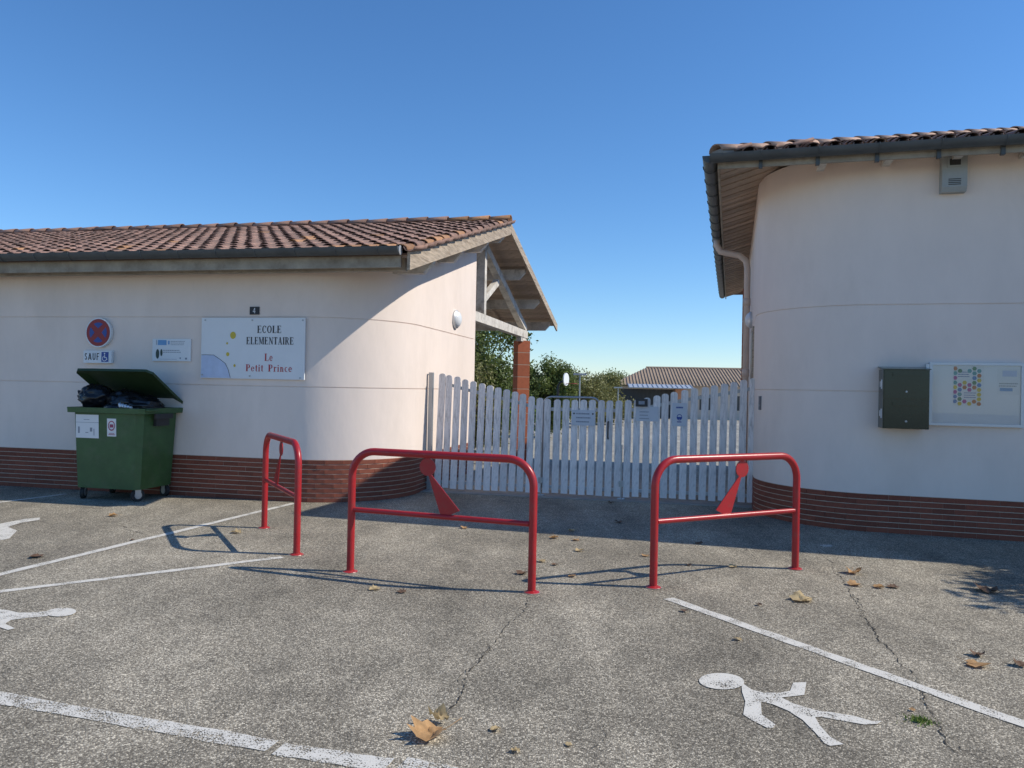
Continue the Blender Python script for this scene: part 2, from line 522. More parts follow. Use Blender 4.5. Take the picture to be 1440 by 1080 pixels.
# ledge closing the top of the plinth
def arc_param(s, r, side, x_end):
    """distance s measured from y_end... returns pos, tangent angle; s=0 at the start of the straight part going toward the corner"""
    L1 = abs(x_end) - r
    if s < L1: return (x_end + (-side * r - x_end) * s / L1, 0.0, 0.0)
    t = s - L1
    if t < r * math.pi / 2:
        a = t / r
        return (-side * r + side * r * math.sin(a), r - r * math.cos(a), side * a)
    t -= r * math.pi / 2
    return (0.0, r + t, side * math.pi / 2)
def brick_mesh(L, hgt, dep, m):
    b = MB(); bv = .0015
    x, y, z = L / 2, dep, hgt / 2
    b.add([(-x, y, -z), (x, y, -z), (x, y, z), (-x, y, z), (-x, bv, -z), (x, bv, -z), (x, bv, z), (-x, bv, z),
           (-x + bv, 0, -z + bv), (x - bv, 0, -z + bv), (x - bv, 0, z - bv), (-x + bv, 0, z - bv)],
          [(0, 1, 5, 4), (1, 2, 6, 5), (2, 3, 7, 6), (3, 0, 4, 7), (4, 5, 9, 8), (5, 6, 10, 9), (6, 7, 11, 10), (7, 4, 8, 11), (8, 9, 10, 11)])
    return b
def lay_bricks(parent, x_end, r, side, s0, s1, courses, pitch, z0, limit, camT):
    L, bh = .212, pitch - .0085
    me = brick_mesh(L, bh, .03, m_brick).mesh('brick', m_brick)
    items = []
    for k in range(courses):
        s = s0 + (.11 if k % 2 else 0)
        while s < s1:
            x, y, a = arc_param(s + L / 2, r, side, x_end)
            ang = a
            T = Matrix.Translation((x, y, z0 + (k + .5) * pitch)) @ Matrix.Rotation(ang, 4, 'Z') @ Matrix.Translation((random.uniform(-.001, .001), -.0035 + random.uniform(-.001, .001), 0))
            wp = camT @ T.translation
            inframe = abs(wp.x / max(wp.y, .1)) < .68
            items.append((0 if inframe else 1, wp.length, T))
            s += L + .0018
    items.sort(key=lambda t: t[:2])
    for _, _, T in items[:limit]: put('brick', me, parent, T)
    rest = MB(); proto = brick_mesh(L, bh, .03, m_brick)
    for _, _, T in items[limit:]: rest.add([T @ Vector(v) for v in proto.v], proto.f)
    if items[limit:]: rest.build('bricks', m_brick, parent, kind='stuff')
lay_bricks(plinth, -13, RL, 1, 4.5, 13 - RL + RL * math.pi / 2 + 2.6, 9, .0598, -.004, 300, TL_)

# --- roof of the left building
roof = MB()
x0, x1 = -13, OV - .03
def deck(q, xa, xb, ya, yb, th, zf, off=0.0):
    P = [Vector((x, y, zf(y) + off - d)) for d in (0, th) for y in (ya, yb) for x in (xa, xb)]
    q.add(P, [(0, 1, 3, 2), (4, 6, 7, 5), (0, 4, 5, 1), (2, 3, 7, 6), (0, 2, 6, 4), (1, 5, 7, 3)])
zf1 = lambda y: EAVE_Z + SF * (y - FRONT_Y)
zf2 = lambda y: RIDGE_Z - SR * (y - RIDGE_Y)
deck(roof, x0, x1, FRONT_Y, RIDGE_Y - .001, .02, zf1)
deck(roof, x0, x1, RIDGE_Y + .001, REAR_Y, .02, zf2)
rf = roof.build('roof', m_under, LB)
# soffit boards under the gable overhang and porch, one by one along the slope
def soffit(parent, xa, xb, ya, yb, zf, wd, m, off=-.022, th=.016):
    L = math.hypot(yb - ya, zf(yb) - zf(ya)); n = int(L / wd)
    me = None
    sl_ = math.atan2(zf(yb) - zf(ya), yb - ya)
    b = MB(); b.box((xa, .003, -th), (xb, wd - .003, 0)); me = b.mesh('soffit_board', m)
    for i in range(n):
        y = ya + (yb - ya) * i / n
        T = Matrix.Translation((0, y, zf(y) + off - .002 * (i % 2))) @ Matrix.Rotation(sl_, 4, 'X')
        put('soffit_board', me, parent, T)
soffit(rf, -4.5, OV - .06, FRONT_Y + .02, RIDGE_Y - .05, zf1, .2, m_soffit)
soffit(rf, -6.5, OV - .06, RIDGE_Y + .05, REAR_Y - .02, zf2, .2, m_soffit)
q = MB(); deck(q, -13, -4.51, FRONT_Y + .02, .3, .016, zf1, -.022); q.build('soffit', m_soffit, rf)
# tiles
def tile_proto(L=.44, w0=.088, w1=.066, th=.011, seg=6):
    b = MB(); V = []
    for (y, r) in ((0, w0), (L, w1)):
        for rr in (r, r - th):
            for k in range(seg + 1):
                a = math.pi * k / seg
                V.append((-rr * math.cos(a), y, rr * math.sin(a) * .82))
    n = seg + 1
    F = []
    for k in range(seg):
        F += [(k, k + 1, 2 * n + k + 1, 2 * n + k), (n + k + 1, n + k, 3 * n + k, 3 * n + k + 1), (k + 1, k, n + k, n + k + 1), (2 * n + k, 2 * n + k + 1, 3 * n + k + 1, 3 * n + k)]
    F += [(0, 2 * n, 3 * n, n), (seg, n + seg, 3 * n + seg, 2 * n + seg)]
    b.add(V, F)
    return b
TP = tile_proto()
tile_me = TP.mesh('roof_tile', m_tile, True); tile_me2 = TP.mesh('roof_tile', m_tile_o, True)
for me in (tile_me, tile_me2):
    try: me.set_sharp_from_angle(angle=R(50))
    except Exception: pass
chan = tile_proto(.44, .075, .09, .011, 4)
def tile_slope(parent, cols, rows, base, slope, limit, TW, keep=lambda x, s: True, row_p=.365, lift=.028, lichen=lambda x, s: .04, inview=lambda wp: True):
    """cols: x positions; rows: number up the slope; base: (y,z) of eave edge"""
    items = []; ch = MB()
    sl_ = math.atan(slope)
    for x in cols:
        for r in range(rows):
            s = r * row_p
            if not keep(x, s): continue
            T = Matrix.Translation((x + random.gauss(0, .006), base[0] + (s - .03) * math.cos(sl_), base[1] + (s - .03) * math.sin(sl_) + lift + random.uniform(0, .008))) @ Matrix.Rotation(sl_ - .035, 4, 'X') @ Matrix.Rotation(random.gauss(0, .014), 4, 'Z')
            wp = TW @ T.translation
            items.append((0 if inview(wp) else 1, wp.length, T, random.random() < lichen(x, s)))
            # channel tile, concave up, between covers
            T2 = Matrix.Translation((x + .11, base[0] + (s - .05) * math.cos(sl_), base[1] + (s - .05) * math.sin(sl_) + .074)) @ Matrix.Rotation(sl_ - .03, 4, 'X') @ Matrix.Diagonal((1, 1, -1, 1))
            ch.add([T2 @ Vector(v) for v in chan.v], [tuple(reversed(f)) for f in chan.f])
    items.sort(key=lambda t: t[:2])
    for _, _, T, lc in items[:limit]: put('roof_tile', tile_me2 if lc else tile_me, parent, T)
    rest = MB()
    for _, _, T, lc in items[limit:]: rest.add([T @ Vector(v) for v in TP.v], TP.f)
    if items[limit:]:
        o = rest.build('roof_tiles', m_tile, parent, True, kind='stuff')
    if ch.v: ch.build('channel_tiles', m_tile, parent, True, kind='stuff')
cols = [OV - .10 - .215 * i for i in range(58)]
tile_slope(rf, cols, 15, (FRONT_Y - .05, EAVE_Z), SF, 300, TL_, lichen=lambda x, s: .55 if x > .25 else (.4 if s < .1 and x > -.6 else .025), inview=lambda wp: abs(wp.x / wp.y) < .68)
# rear slope (only its verge shows): joined
rest = MB()
sl_ = math.atan(SR)
for i, x in enumerate(cols[:50]):
    for r in range(16):
        s = r * .365
        T = Matrix.Translation((x, REAR_Y + .05 - s * math.cos(sl_), 3.12 + s * math.sin(sl_) + .03)) @ Matrix.Rotation(math.pi, 4, 'Z') @ Matrix.Rotation(sl_ - .03, 4, 'X')
        if T.translation.y > RIDGE_Y: rest.add([T @ Vector(v) for v in TP.v], TP.f)
rest.build('rear_roof_tiles', m_tile, rf, True, kind='stuff')
# ridge caps
RP = tile_proto(.46, .125, .105, .014, 8)
m_hip = mat('hip_tile_clay', (.46, .30, .22), .85, var=.3, vscale=9, island=.15, stain=(.2, .15, .12), stain_scale=6, stain_amt=.6)
rme = RP.mesh('ridge_tile', m_tile, True); rme3 = tile_proto(.46, .105, .088, .013, 8).mesh('hip_tile', m_hip, True); rme2 = RP.mesh('ridge_tile', m_tile_o, True)
for i in range(34):
    x = OV - .0 - .40 * i
    T = Matrix.Translation((x, RIDGE_Y, RIDGE_Z + .075 + random.uniform(-.006, .008))) @ Matrix.Rotation(math.pi / 2 + random.gauss(0, .02), 4, 'Z') @ Matrix.Rotation(-.025, 4, 'X')
    put('ridge_tile', rme2 if i < 3 else rme, rf, T)
# gutter : half round, along the front eave
def gutter_run(q, A, B, r, out, n=8, mi=0):
    """half-round trough from A to B (points on the trough axis at rim height)"""
    A, B = Vector(A), Vector(B); d = (B - A).normalized(); upv = Vector((0, 0, 1)); sd = d.cross(upv)
    V = []
    for p in (A, B):
        for rr in (r, r - .006):
            for k in range(n + 1):
                a = math.pi * k / n
                V.append(p + sd * (rr * math.cos(a)) - upv * (rr * math.sin(a)))
    m = n + 1; F = []
    for k in range(n):
        F += [(k, 2 * m + k, 2 * m + k + 1, k + 1), (m + k, m + k + 1, 3 * m + k + 1, 3 * m + k)]
    F += [(0, m, 3 * m, 2 * m), (n, 2 * m + n, 3 * m + n, m + n)]
    F += [tuple(range(m)), tuple(reversed(range(2 * m, 3 * m)))]
    q.add(V, F, mi)
q = MB()
gutter_run(q, (-13, FRONT_Y - .10, EAVE_Z + .066), (OV - .1, FRONT_Y - .10, EAVE_Z + .056), .088, -1)
gt = q.build('gutter', m_zinc, rf); smooth_by_angle(gt, 40)
q = MB()
for i in range(26):
    x = OV - .35 - .52 * i
    q = MB(); q.tube([(x, FRONT_Y - .10 + .091 * math.cos(a), EAVE_Z + .06 - .091 * math.sin(a)) for a in [math.pi * k / 8 for k in range(9)]], .006, 5)
    q.build('gutter_bracket', m_zinc, gt)
q = MB(); q.tube([(OV - .098, FRONT_Y - .10, EAVE_Z + .02), (OV - .09, FRONT_Y - .10, EAVE_Z + .02)], .055, 12); q.build('gutter_end_cap', m_alu, gt)
# eave beam on the wall head and fascia under the gutter
q = MB(); q.box((-13, -.27, 2.87), (OV - .14, -.17, 3.02)); q.box((-13, FRONT_Y + .01, EAVE_Z - .16), (OV - .13, FRONT_Y + .045, EAVE_Z - .024))
q.build('eave_beam', m_eave, LB)
# verge (rake) boards
def rake(parent, ya, yb, zf, x, hgt, m):
    b = MB()
    P = [Vector((x, ya, zf(ya) + .02)), Vector((x, yb, zf(yb) + .02)), Vector((x, yb, zf(yb) + .02 - hgt)), Vector((x, ya, zf(ya) + .02 - hgt))]
    b.prism(P, (.035, 0, 0)); return b.build('verge_board', m, parent)
rake(rf, FRONT_Y - .04, 2.45, zf1, OV - .03, .21, m_wood)
rake(rf, 2.456, RIDGE_Y, zf1, OV - .032, .21, m_wood)
rake(rf, RIDGE_Y + .004, REAR_Y + .04, zf2, OV - .03, .17, m_wood)
# purlins with chamfered ends
for v in (.67, 2.01, 3.51, 4.86, 6.69, 8.4, 9.95):
    zt = zroof(v) - (.17 if v < 4 else .10) - (.02 if v == 4.86 else 0)
    b = MB(); xe = .38; hh = .21
    prof = [Vector((-6 if v > 4 else -.4, v - .05, zt)), Vector((xe, v - .05, zt)), Vector((xe, v - .05, zt - .07)), Vector((xe - .13, v - .05, zt - hh)), Vector((-6 if v > 4 else -.4, v - .05, zt - hh))]
    b.prism(prof, (0, .10, 0)); b.build('purlin', m_beam, rf)
for v in (5.5, 7.3, 9.1):
    pass
# rafters under porch soffit
for x in (-.9, -2.1, -3.3, -4.5):
    b = MB(); b.bar((x, RIDGE_Y + .1, zf2(RIDGE_Y + .1) - .09), (x, REAR_Y - .05, zf2(REAR_Y - .05) - .09), .07, .1); b.build('rafter', m_soffit, rf)
# timber truss in the gable plane over the porch
tz = 2.76
KP = 5.02
TRS = thing('roof_truss', 'white peeling timber truss with king post and diagonals under the porch gable', 'truss', TL_)
def beam(name, a, b, w, h, m=m_beam):
    q = MB(); q.bar(a, b, w, h, up=Vector((1, 0, 0))); return q.build(name, m, TRS)
beam('tie_beam', (-.08, 4.22, tz), (-.08, 9.05, tz), .17, .15)
beam('king_post', (-.083, KP - .1, tz + .086), (-.083, KP - .1, zroof(KP - .1) - .20), .15, .152)
beam('principal_rafter', (-.081, KP + .02, zroof(KP) - .34), (-.081, 8.95, tz + .13), .15, .14)
beam('strut', (-.084, KP + .0, tz + .38), (-.084, KP + 1.1, tz + .86), .12, .10)
beam('corbel', (-.08, 8.35, tz - .12), (-.08, 8.95, tz - .12), .13, .12)
beam('wall_plate', (-6.5, 8.72, 2.75), (-.17, 8.72, 2.75), .12, .16)
# brick pillars under the porch
def pillar(T, label, zbot, ztop, wd, courses):
    t = thing('brick_pillar', label, 'pillar', T)
    q = MB(); q.box((-wd / 2 + .002, -wd / 2 + .002, zbot), (wd / 2 - .002, wd / 2 - .002, ztop)); q.build('mortar_core', m_mortar, t)
    hgt = (ztop - zbot) / courses
    b = MB(); b.box((-wd / 2, -wd / 2, .008), (wd / 2, wd / 2, hgt - .008)); me = b.mesh('brick_block', m_block)
    for k in range(courses): put('brick_block', me, t, Matrix.Translation((0, 0, zbot + k * hgt)))
    return t
pillar(TL_ @ Matrix.Translation((-.08, 8.72, 0)) @ Matrix.Rotation(R(33), 4, 'Z'), 'square orange-red brick pillar carrying the white timber truss of the porch', -.5, 2.60, .30, 11)

# --- things on the left wall
def wallT(x, z, off=0.0):   # local frame on the left front wall: x right, y into the wall, z up
    return TL_ @ Matrix.Translation((x, -off, z))
# helper: point on the left facade for a photo pixel
def on_plane(T, px, py):
    d = _f * FPX + RIGHT * (px - 720) + UP * (540 - py)
    Ti = T.inverted(); o = Ti @ Vector((0, 0, H)); dd = Ti.to_3x3() @ d
    t = -o.y / dd.y
    return o + dd * t

# stroke-built roman lettering (thick stems, thin arms, slab serifs)
GL = {}
def G(ch, w, *items): GL[ch] = (w, items)
# items: ('r', x0,y0,x1,y1) rect ; ('l', x0,y0,x1,y1,w) slanted stroke ; ('a', cx,cy,rx,ry,a0,a1,wx,wy) arc ring
st, th_ = .20, .075
def stem(x, y0=0, y1=1): return [('r', x, y0, x + st, y1), ('r', x - .07, y0, x + st + .07, y0 + .05), ('r', x - .07, y1 - .05, x + st + .07, y1)]
G('E', .72, *stem(.09), ('r', .2, .94, .64, 1), ('r', .59, .78, .64, 1), ('r', .2, 0, .67, .06), ('r', .62, 0, .67, .24), ('r', .2, .48, .5, .54), ('r', .46, .38, .51, .64))
G('L', .68, *stem(.09), ('r', .2, 0, .64, .06), ('r', .59, 0, .64, .26))
G('C', .74, ('a', .40, .5, .34, .51, 45, 315, .17, .06), ('r', .61, .66, .66, .98))
G('O', .80, ('a', .40, .5, .36, .51, 0, 360, .17, .06))
G('M', 1.0, *stem(.73), ('r', .12, 0, .18, 1), ('r', .03, 0, .29, .05), ('r', .03, .95, .2, 1), ('l', .2, 1, .5, .05, .17), ('l', .5, .05, .76, 1, .06))
G('N', .82, ('r', .14, 0, .2, 1), ('r', .05, 0, .3, .05), ('r', .03, .95, .2, 1), ('r', .66, 0, .72, 1), ('r', .56, .95, .82, 1), ('l', .18, 1, .68, .02, .18))
G('T', .74, *stem(.285), ('r', .05, .94, .69, 1), ('r', .05, .76, .1, 1), ('r', .64, .76, .69, 1))
G('A', .80, ('l', .16, 0, .40, 1, .06), ('l', .40, 1, .66, 0, .18), ('r', .22, .3, .56, .36), ('r', .04, 0, .28, .05), ('r', .52, 0, .8, .05))
G('I', .38, *stem(.105))
G('R', .80, *stem(.09), ('a', .36, .74, .27, .265, -90, 90, .16, .05), ('r', .24, .95, .38, 1), ('r', .24, .475, .38, .525), ('l', .40, .5, .66, 0, .17), ('r', .6, 0, .8, .05))
G('P', .70, *stem(.09), ('a', .36, .72, .27, .285, -90, 90, .16, .05), ('r', .24, .95, .38, 1), ('r', .24, .435, .38, .485))
G('e', .54, ('a', .27, .34, .23, .35, 0, 320, .13, .06), ('r', .1, .35, .48, .40))
G('t', .38, ('r', .12, .06, .26, .9), ('r', .03, .62, .36, .68), ('r', .2, 0, .36, .06))
G('i', .34, ('r', .1, 0, .24, .68), ('r', .03, 0, .31, .05), ('r', .03, .63, .2, .68), ('a', .17, .88, .085, .085, 0, 360, .08, .08))
G('r', .46, ('r', .1, 0, .24, .68), ('r', .03, 0, .32, .05), ('r', .03, .63, .2, .68), ('a', .34, .5, .13, .17, 20, 170, .08, .08))
G('n', .60, ('r', .1, 0, .24, .68), ('r', .03, 0, .29, .05), ('r', .03, .63, .2, .68), ('a', .32, .45, .17, .22, 0, 180, .12, .07), ('r', .37, 0, .50, .46), ('r', .33, 0, .57, .05))
G('c', .50, ('a', .27, .34, .22, .35, 50, 310, .13, .06))
G('S', .60, ('a', .3, .74, .22, .25, 20, 270, .13, .11), ('a', .3, .27, .22, .26, -160, 90, .13, .11))
G('U', .66, ('r', .08, .3, .22, 1), ('r', .46, .3, .6, 1), ('a', .34, .32, .26, .32, 180, 360, .14, .12))
G('F', .56, ('r', .1, 0, .24, 1), ('r', .2, .88, .54, 1), ('r', .2, .46, .46, .58))
G('4', .6, ('r', .36, 0, .48, 1), ('l', .4, 1, .08, .34, .1), ('r', .06, .24, .58, .35))
G('s', .6, )
GL['Q'] = GL['S']
G('*', .72, ('l', .10, 0, .36, 1, .15), ('l', .36, 1, .62, 0, .15), ('r', .2, .2, .52, .33))
def text_mb(txt, hgt, x0=None, sx=1.0, gap=.05, z=0.0):
    """lettering in the x-z plane, centred at x=0, baseline z=0, facing -y ; each stroke a hair in front of the last"""
    q = MB(); wd = sum((GL[c][0] + gap) if c != ' ' else .62 for c in txt) * hgt * sx
    x = -wd / 2 if x0 is None else x0
    lay = 0
    for ch in txt:
        if ch == ' ': x += .62 * hgt * sx; continue
        gw, items = GL[ch]
        for it in items:
            lay += 1; y = -.0002 * (lay % 7)
            if it[0] == 'r':
                P = [(it[1], it[2]), (it[3], it[2]), (it[3], it[4]), (it[1], it[4])]
                q.add([(x + a * hgt * sx, y, b * hgt) for a, b in P], [(0, 1, 2, 3)])
            elif it[0] == 'l':
                _, a, b, c, d, ww = it
                P = [(a - ww / 2, b), (a + ww / 2, b), (c + ww / 2, d), (c - ww / 2, d)]
                q.add([(x + u * hgt * sx, y, v * hgt) for u, v in P], [(0, 1, 2, 3) if b < d else (3, 2, 1, 0)])
            else:
                _, cx, cy, rx, ry, a0, a1, wx, wy = it
                n = 18; V = []
                for k in range(n + 1):
                    a = R(a0 + (a1 - a0) * k / n)
                    ax = abs(math.cos(a)); t_ = wx * ax + wy * (1 - ax)
                    for rr in (0, 1):
                        V.append((x + (cx + math.cos(a) * (rx - rr * min(t_, rx))) * hgt * sx, y, (cy + math.sin(a) * (ry - rr * min(t_, ry))) * hgt))
                q.add(V, [(2 * k, 2 * k + 2, 2 * k + 3, 2 * k + 1) for k in range(n)])
        x += (gw + gap) * hgt * sx
    return q
def shift(q, dx, dy, dz):
    q.v = [(a + dx, b + dy, c + dz) for a, b, c in q.v]; return q
def rect(q, x0, z0, x1, z1, y, mi=0): q.add([(x0, y, z0), (x1, y, z0), (x1, y, z1), (x0, y, z1)], [(0, 1, 2, 3)], mi)
def disc(q, x, z, rx, rz, y, n=24, mi=0): q.add([(x + rx * math.cos(2 * math.pi * k / n), y, z + rz * math.sin(2 * math.pi * k / n)) for k in range(n)], [tuple(range(n))], mi)
def lines(q, x0, z0, x1, rows, dz, y, hgt, rnd, mi=0, ragged=.15):
    for r in range(rows):
        x = x0; xe = x1 - rnd.uniform(0, ragged) * (x1 - x0)
        while x < xe:
            wl_ = rnd.uniform(.03, .08) * (x1 - x0) * 1.6
            rect(q, x, z0 - r * dz, min(x + wl_, xe), z0 - r * dz + hgt, y, mi); x += wl_ + (x1 - x0) * .02

# school name board
pbl, ptr = on_plane(TL_, 284, 531.5), on_plane(TL_, 431, 447.4)
SW, SH = ptr.x - pbl.x, ptr.z - pbl.z
sb = thing('school_name_board', 'white enamel name board lettered in black and red with a pale blue disc', 'sign', wallT((ptr.x + pbl.x) / 2, pbl.z, .03))
q = MB(); q.box((-SW / 2, 0, 0), (SW / 2, .022, SH)); q.build('panel', m_white, sb)
fx = lambda px: (px - 165) / (1232 - 165) * SW - SW / 2      # crop pixels to board coordinates
fz = lambda py: (812 - py) / (812 - 195) * SH
q = text_mb('ECOLE', .093, sx=.95); shift(q, fx(872), -.002, fz(347)); q.build('lettering', m_black, sb)
q = text_mb('ELEMENTAIRE', .093, sx=.83); shift(q, fx(880), -.002, fz(462)); q.build('lettering', m_black, sb)
q = text_mb('Le', .093, sx=1.0); shift(q, fx(872), -.002, fz(628)); q.build('lettering', m_redprint, sb)
q = text_mb('Petit Prince', .088, sx=1.12); shift(q, fx(875), -.002, fz(735)); q.build('lettering', m_redprint, sb)
q = MB()   # plain pale blue ground in the lower corner
arc = [(fx(170), fz(575)), (fx(215), fz(573)), (fx(300), fz(575)), (fx(370), fz(620)), (fx(425), fz(660)), (fx(455), fz(720)), (fx(480), fz(806)), (fx(170), fz(806))]
q.add([(x, -.0022, z) for x, z in reversed(arc)], [tuple(range(len(arc)))])
q.build('print_ground', m_pale, sb)
q = MB()
for i, (a, b) in enumerate(zip(arc[:7], arc[1:7])):
    d = Vector((b[0] - a[0], b[1] - a[1])).normalized(); nrm = Vector((-d.y, d.x)) * .0028
    q.add([(a[0] - nrm.x, -.003, a[1] - nrm.y), (b[0] - nrm.x, -.003, b[1] - nrm.y), (b[0] + nrm.x, -.003, b[1] + nrm.y), (a[0] + nrm.x, -.003, a[1] + nrm.y)], [(0, 1, 2, 3)])
q.build('print_outline', m_black, sb)
q = MB()
for (x, y, r) in ((498, 372, 30), (447, 565, 17), (438, 454, 10), (520, 680, 12)): disc(q, fx(x), fz(y), r / 1067 * SW, r / 1067 * SW * 1.12, -.0024)
q.build('print_dots', m_yellow, sb)
q = MB()
for (x, y) in ((202, 218), (695, 218), (1208, 218), (183, 778), (680, 783), (1192, 795)):
    q.tube([(fx(x), 0, fz(y)), (fx(x), -.006, fz(y))], .012, 10)
q.build('screws', m_steel, sb)

# house number
p = on_plane(TL_, 358.5, 437)
hn = thing('house_number_plate', 'small black enamel house number plate with a white figure four', 'number plate', wallT(p.x, p.z, .014))
q = MB(); q.box((-.066, 0, -.05), (.066, .012, .05)); q.build('plate', m_black, hn)
q = text_mb('4', .068); shift(q, 0, -.002, -.034); q.build('numeral', m_white, hn)
# blue-white plaque
pa, pb = on_plane(TL_, 215.5, 507.5), on_plane(TL_, 270, 477)
W_, H_ = pb.x - pa.x, pb.z - pa.z
pq = thing('information_plaque', 'small white information plaque with a blue heading beside the name board', 'sign', wallT((pa.x + pb.x) / 2, pa.z, .022))
q = MB(); q.box((-W_ / 2, 0, 0), (W_ / 2, .015, H_)); q.build('panel', m_white, pq)
q = MB(); rect(q, -W_ * .36, H_ * .72, -W_ * .13, H_ * .95, -.002); rect(q, -W_ * .09, H_ * .75, -W_ * .05, H_ * .92, -.002); q.build('emblem', m_lblue, pq)
q = MB(); rnd = random.Random(3)
lines(q, -W_ * .02, H_ * .88, W_ * .36, 3, H_ * .075, -.002, H_ * .022, rnd); lines(q, -W_ * .22, H_ * .47, W_ * .26, 2, H_ * .085, -.002, H_ * .03, rnd)
rect(q, -W_ * .4, H_ * .73, -W_ * .385, H_ * .95, -.002); rect(q, W_ * .22, H_ * .1, W_ * .25, H_ * .17, -.002); rect(q, W_ * .36, H_ * .08, W_ * .41, H_ * .16, -.002); rect(q, -W_ * .3, H_ * .08, W_ * .15, H_ * .09, -.002)
q.build('print', m_grey, pq)
q = MB(); disc(q, -W_ * .36, H_ * .32, W_ * .045, H_ * .22, -.0021); disc(q, -W_ * .26, H_ * .38, W_ * .03, H_ * .16, -.0021); q.build('print_trees', mat('print_dark_green', (.03, .06, .05), .5), pq)
# no-stopping sign
p = on_plane(TL_, 142, 468); rr = .198
ns = thing('no_stopping_sign', 'round red and blue no-stopping sign with a red cross on the wall', 'road sign', wallT(p.x, p.z, .05))
q = MB(); q.tube([(0, .045, 0), (0, 0, 0)], rr, 40); smooth_by_angle(q.build('backing', m_white, ns))
q = MB(); disc(q, 0, 0, rr * .92, rr * .92, -.002, 40); q.build('red_face', m_signred, ns)
q = MB()
for k in range(4):
    a0 = math.pi / 2 * k + R(13) - math.pi / 4 + math.pi / 4 - math.pi / 4; a1 = a0 + R(64)
    V = [(.055 * math.cos((a0 + a1) / 2), -.0035, .055 * math.sin((a0 + a1) / 2))] + [(rr * .68 * math.cos(a0 + (a1 - a0) * t / 10), -.0035, rr * .68 * math.sin(a0 + (a1 - a0) * t / 10)) for t in range(11)]
    q.add(V, [tuple(range(12))])
q.build('blue_quadrants', m_blue, ns)
# SAUF + wheelchair panel
p = on_plane(TL_, 140.5, 502); W_, H_ = .435, .165
sp = thing('supplementary_panel', 'white panel reading SAUF with a blue wheelchair symbol under the round sign', 'road sign', wallT(p.x, p.z, .045))
q = MB(); q.box((-W_ / 2, 0, -H_ / 2), (W_ / 2, .04, H_ / 2)); q.build('panel', m_white, sp)
q = text_mb('S*UF', .092, sx=.88, gap=.1, x0=-W_ / 2 + .015); shift(q, 0, -.002, -.042); q.build('lettering', m_black, sp)
q = MB(); rect(q, .062, -.066, .172, .066, -.002); q.build('blue_square', m_blue, sp)
q = MB(); disc(q, .112, .045, .011, .011, -.003, 12)
q.add([(.107, -.003, .03), (.117, -.003, .03), (.121, -.003, -.005), (.145, -.003, -.005), (.157, -.003, -.04), (.147, -.003, -.043), (.137, -.003, -.014), (.108, -.003, -.014)], [(0, 7, 6, 3, 2, 1)[::-1], (6, 5, 4, 3)[::-1]])
V = []
for k in range(15):
    a = R(110 + 230 * k / 14)
    V += [(.112 + .036 * math.cos(a), -.0033, -.022 + .036 * math.sin(a)), (.112 + .027 * math.cos(a), -.0033, -.022 + .027 * math.sin(a))]
q.add(V, [(2 * k, 2 * k + 1, 2 * k + 3, 2 * k + 2) for k in range(14)])
q.build('wheelchair_symbol', m_white, sp)
# bulkhead lamp on the gable wall
def bulkhead(T, label, rz=.15, rx=.10):
    t = thing('wall_lamp', label, 'lamp', T)
    q = MB(); n = 24
    for (y, s) in ((0, 1.0), (-.035, 1.0), (-.05, .9)):
        q.v += [(rx * s * math.cos(2 * math.pi * k / n), y, rz * s * math.sin(2 * math.pi * k / n)) for k in range(n)]
    q.f += [(j * n + k, j * n + (k + 1) % n, (j + 1) * n + (k + 1) % n, (j + 1) * n + k) for j in range(2) for k in range(n)]; q.m += [0] * (2 * n)
    smooth_by_angle(q.build('base_ring', m_alu, t))
    q = MB(); rings = [(-.045, .88), (-.075, .75), (-.095, .5), (-.104, .2)]
    for (y, s) in rings: q.v += [(rx * s * math.cos(2 * math.pi * k / n), y, rz * s * math.sin(2 * math.pi * k / n)) for k in range(n)]
    q.f += [(j * n + k, j * n + (k + 1) % n, (j + 1) * n + (k + 1) % n, (j + 1) * n + k) for j in range(3) for k in range(n)] + [tuple(range(3 * n, 4 * n))]; q.m = [0] * len(q.f)
    q.build('diffuser', m_white, t, True)
bulkhead(TL_ @ Matrix.Translation((0, 2.95, 2.58)) @ Matrix.Rotation(R(90), 4, 'Z'), 'oval white bulkhead lamp on the sunlit rounded gable wall', .15, .15)

# ================================================================== RIGHT BUILDING
RB = thing('corner_building', 'taller cream rendered building with rounded corner, brick plinth and hipped tile roof', 'building', TR_)
RR = 1.25; XE = 9.0
EZ = 4.07; FY = -.40; SX = -.48; BY = 12.0; TS = math.tan(R(17))
out_r = [(-x, y, -nx, ny) for x, y, nx, ny in rounded(-XE, RR, 9.3, 1)]
lv = [(.415, 0)] + groove(1.535) + groove(2.485) + [(4.0, 0), (4.05, 0)]
q = wall_mesh(list(reversed(out_r)), lv, lambda x, y: 4.18)
q.box((.002, 9.2, -.6), (XE, 9.298, 4.18)); q.box((XE - .1, .0, 0), (XE, 9.3, 4.18))
wr = q.build('wall', m_wall, RB); smooth_by_angle(wr, 30)
q = wall_mesh(list(reversed([(x + nx * .0005, y + ny * .0005, nx, ny) for x, y, nx, ny in out_r])), [(-.7, 0), (.2, 0), (.416, 0)], lambda x, y: .416)
pr = q.build('plinth', m_mortar, RB); smooth_by_angle(pr, 30)
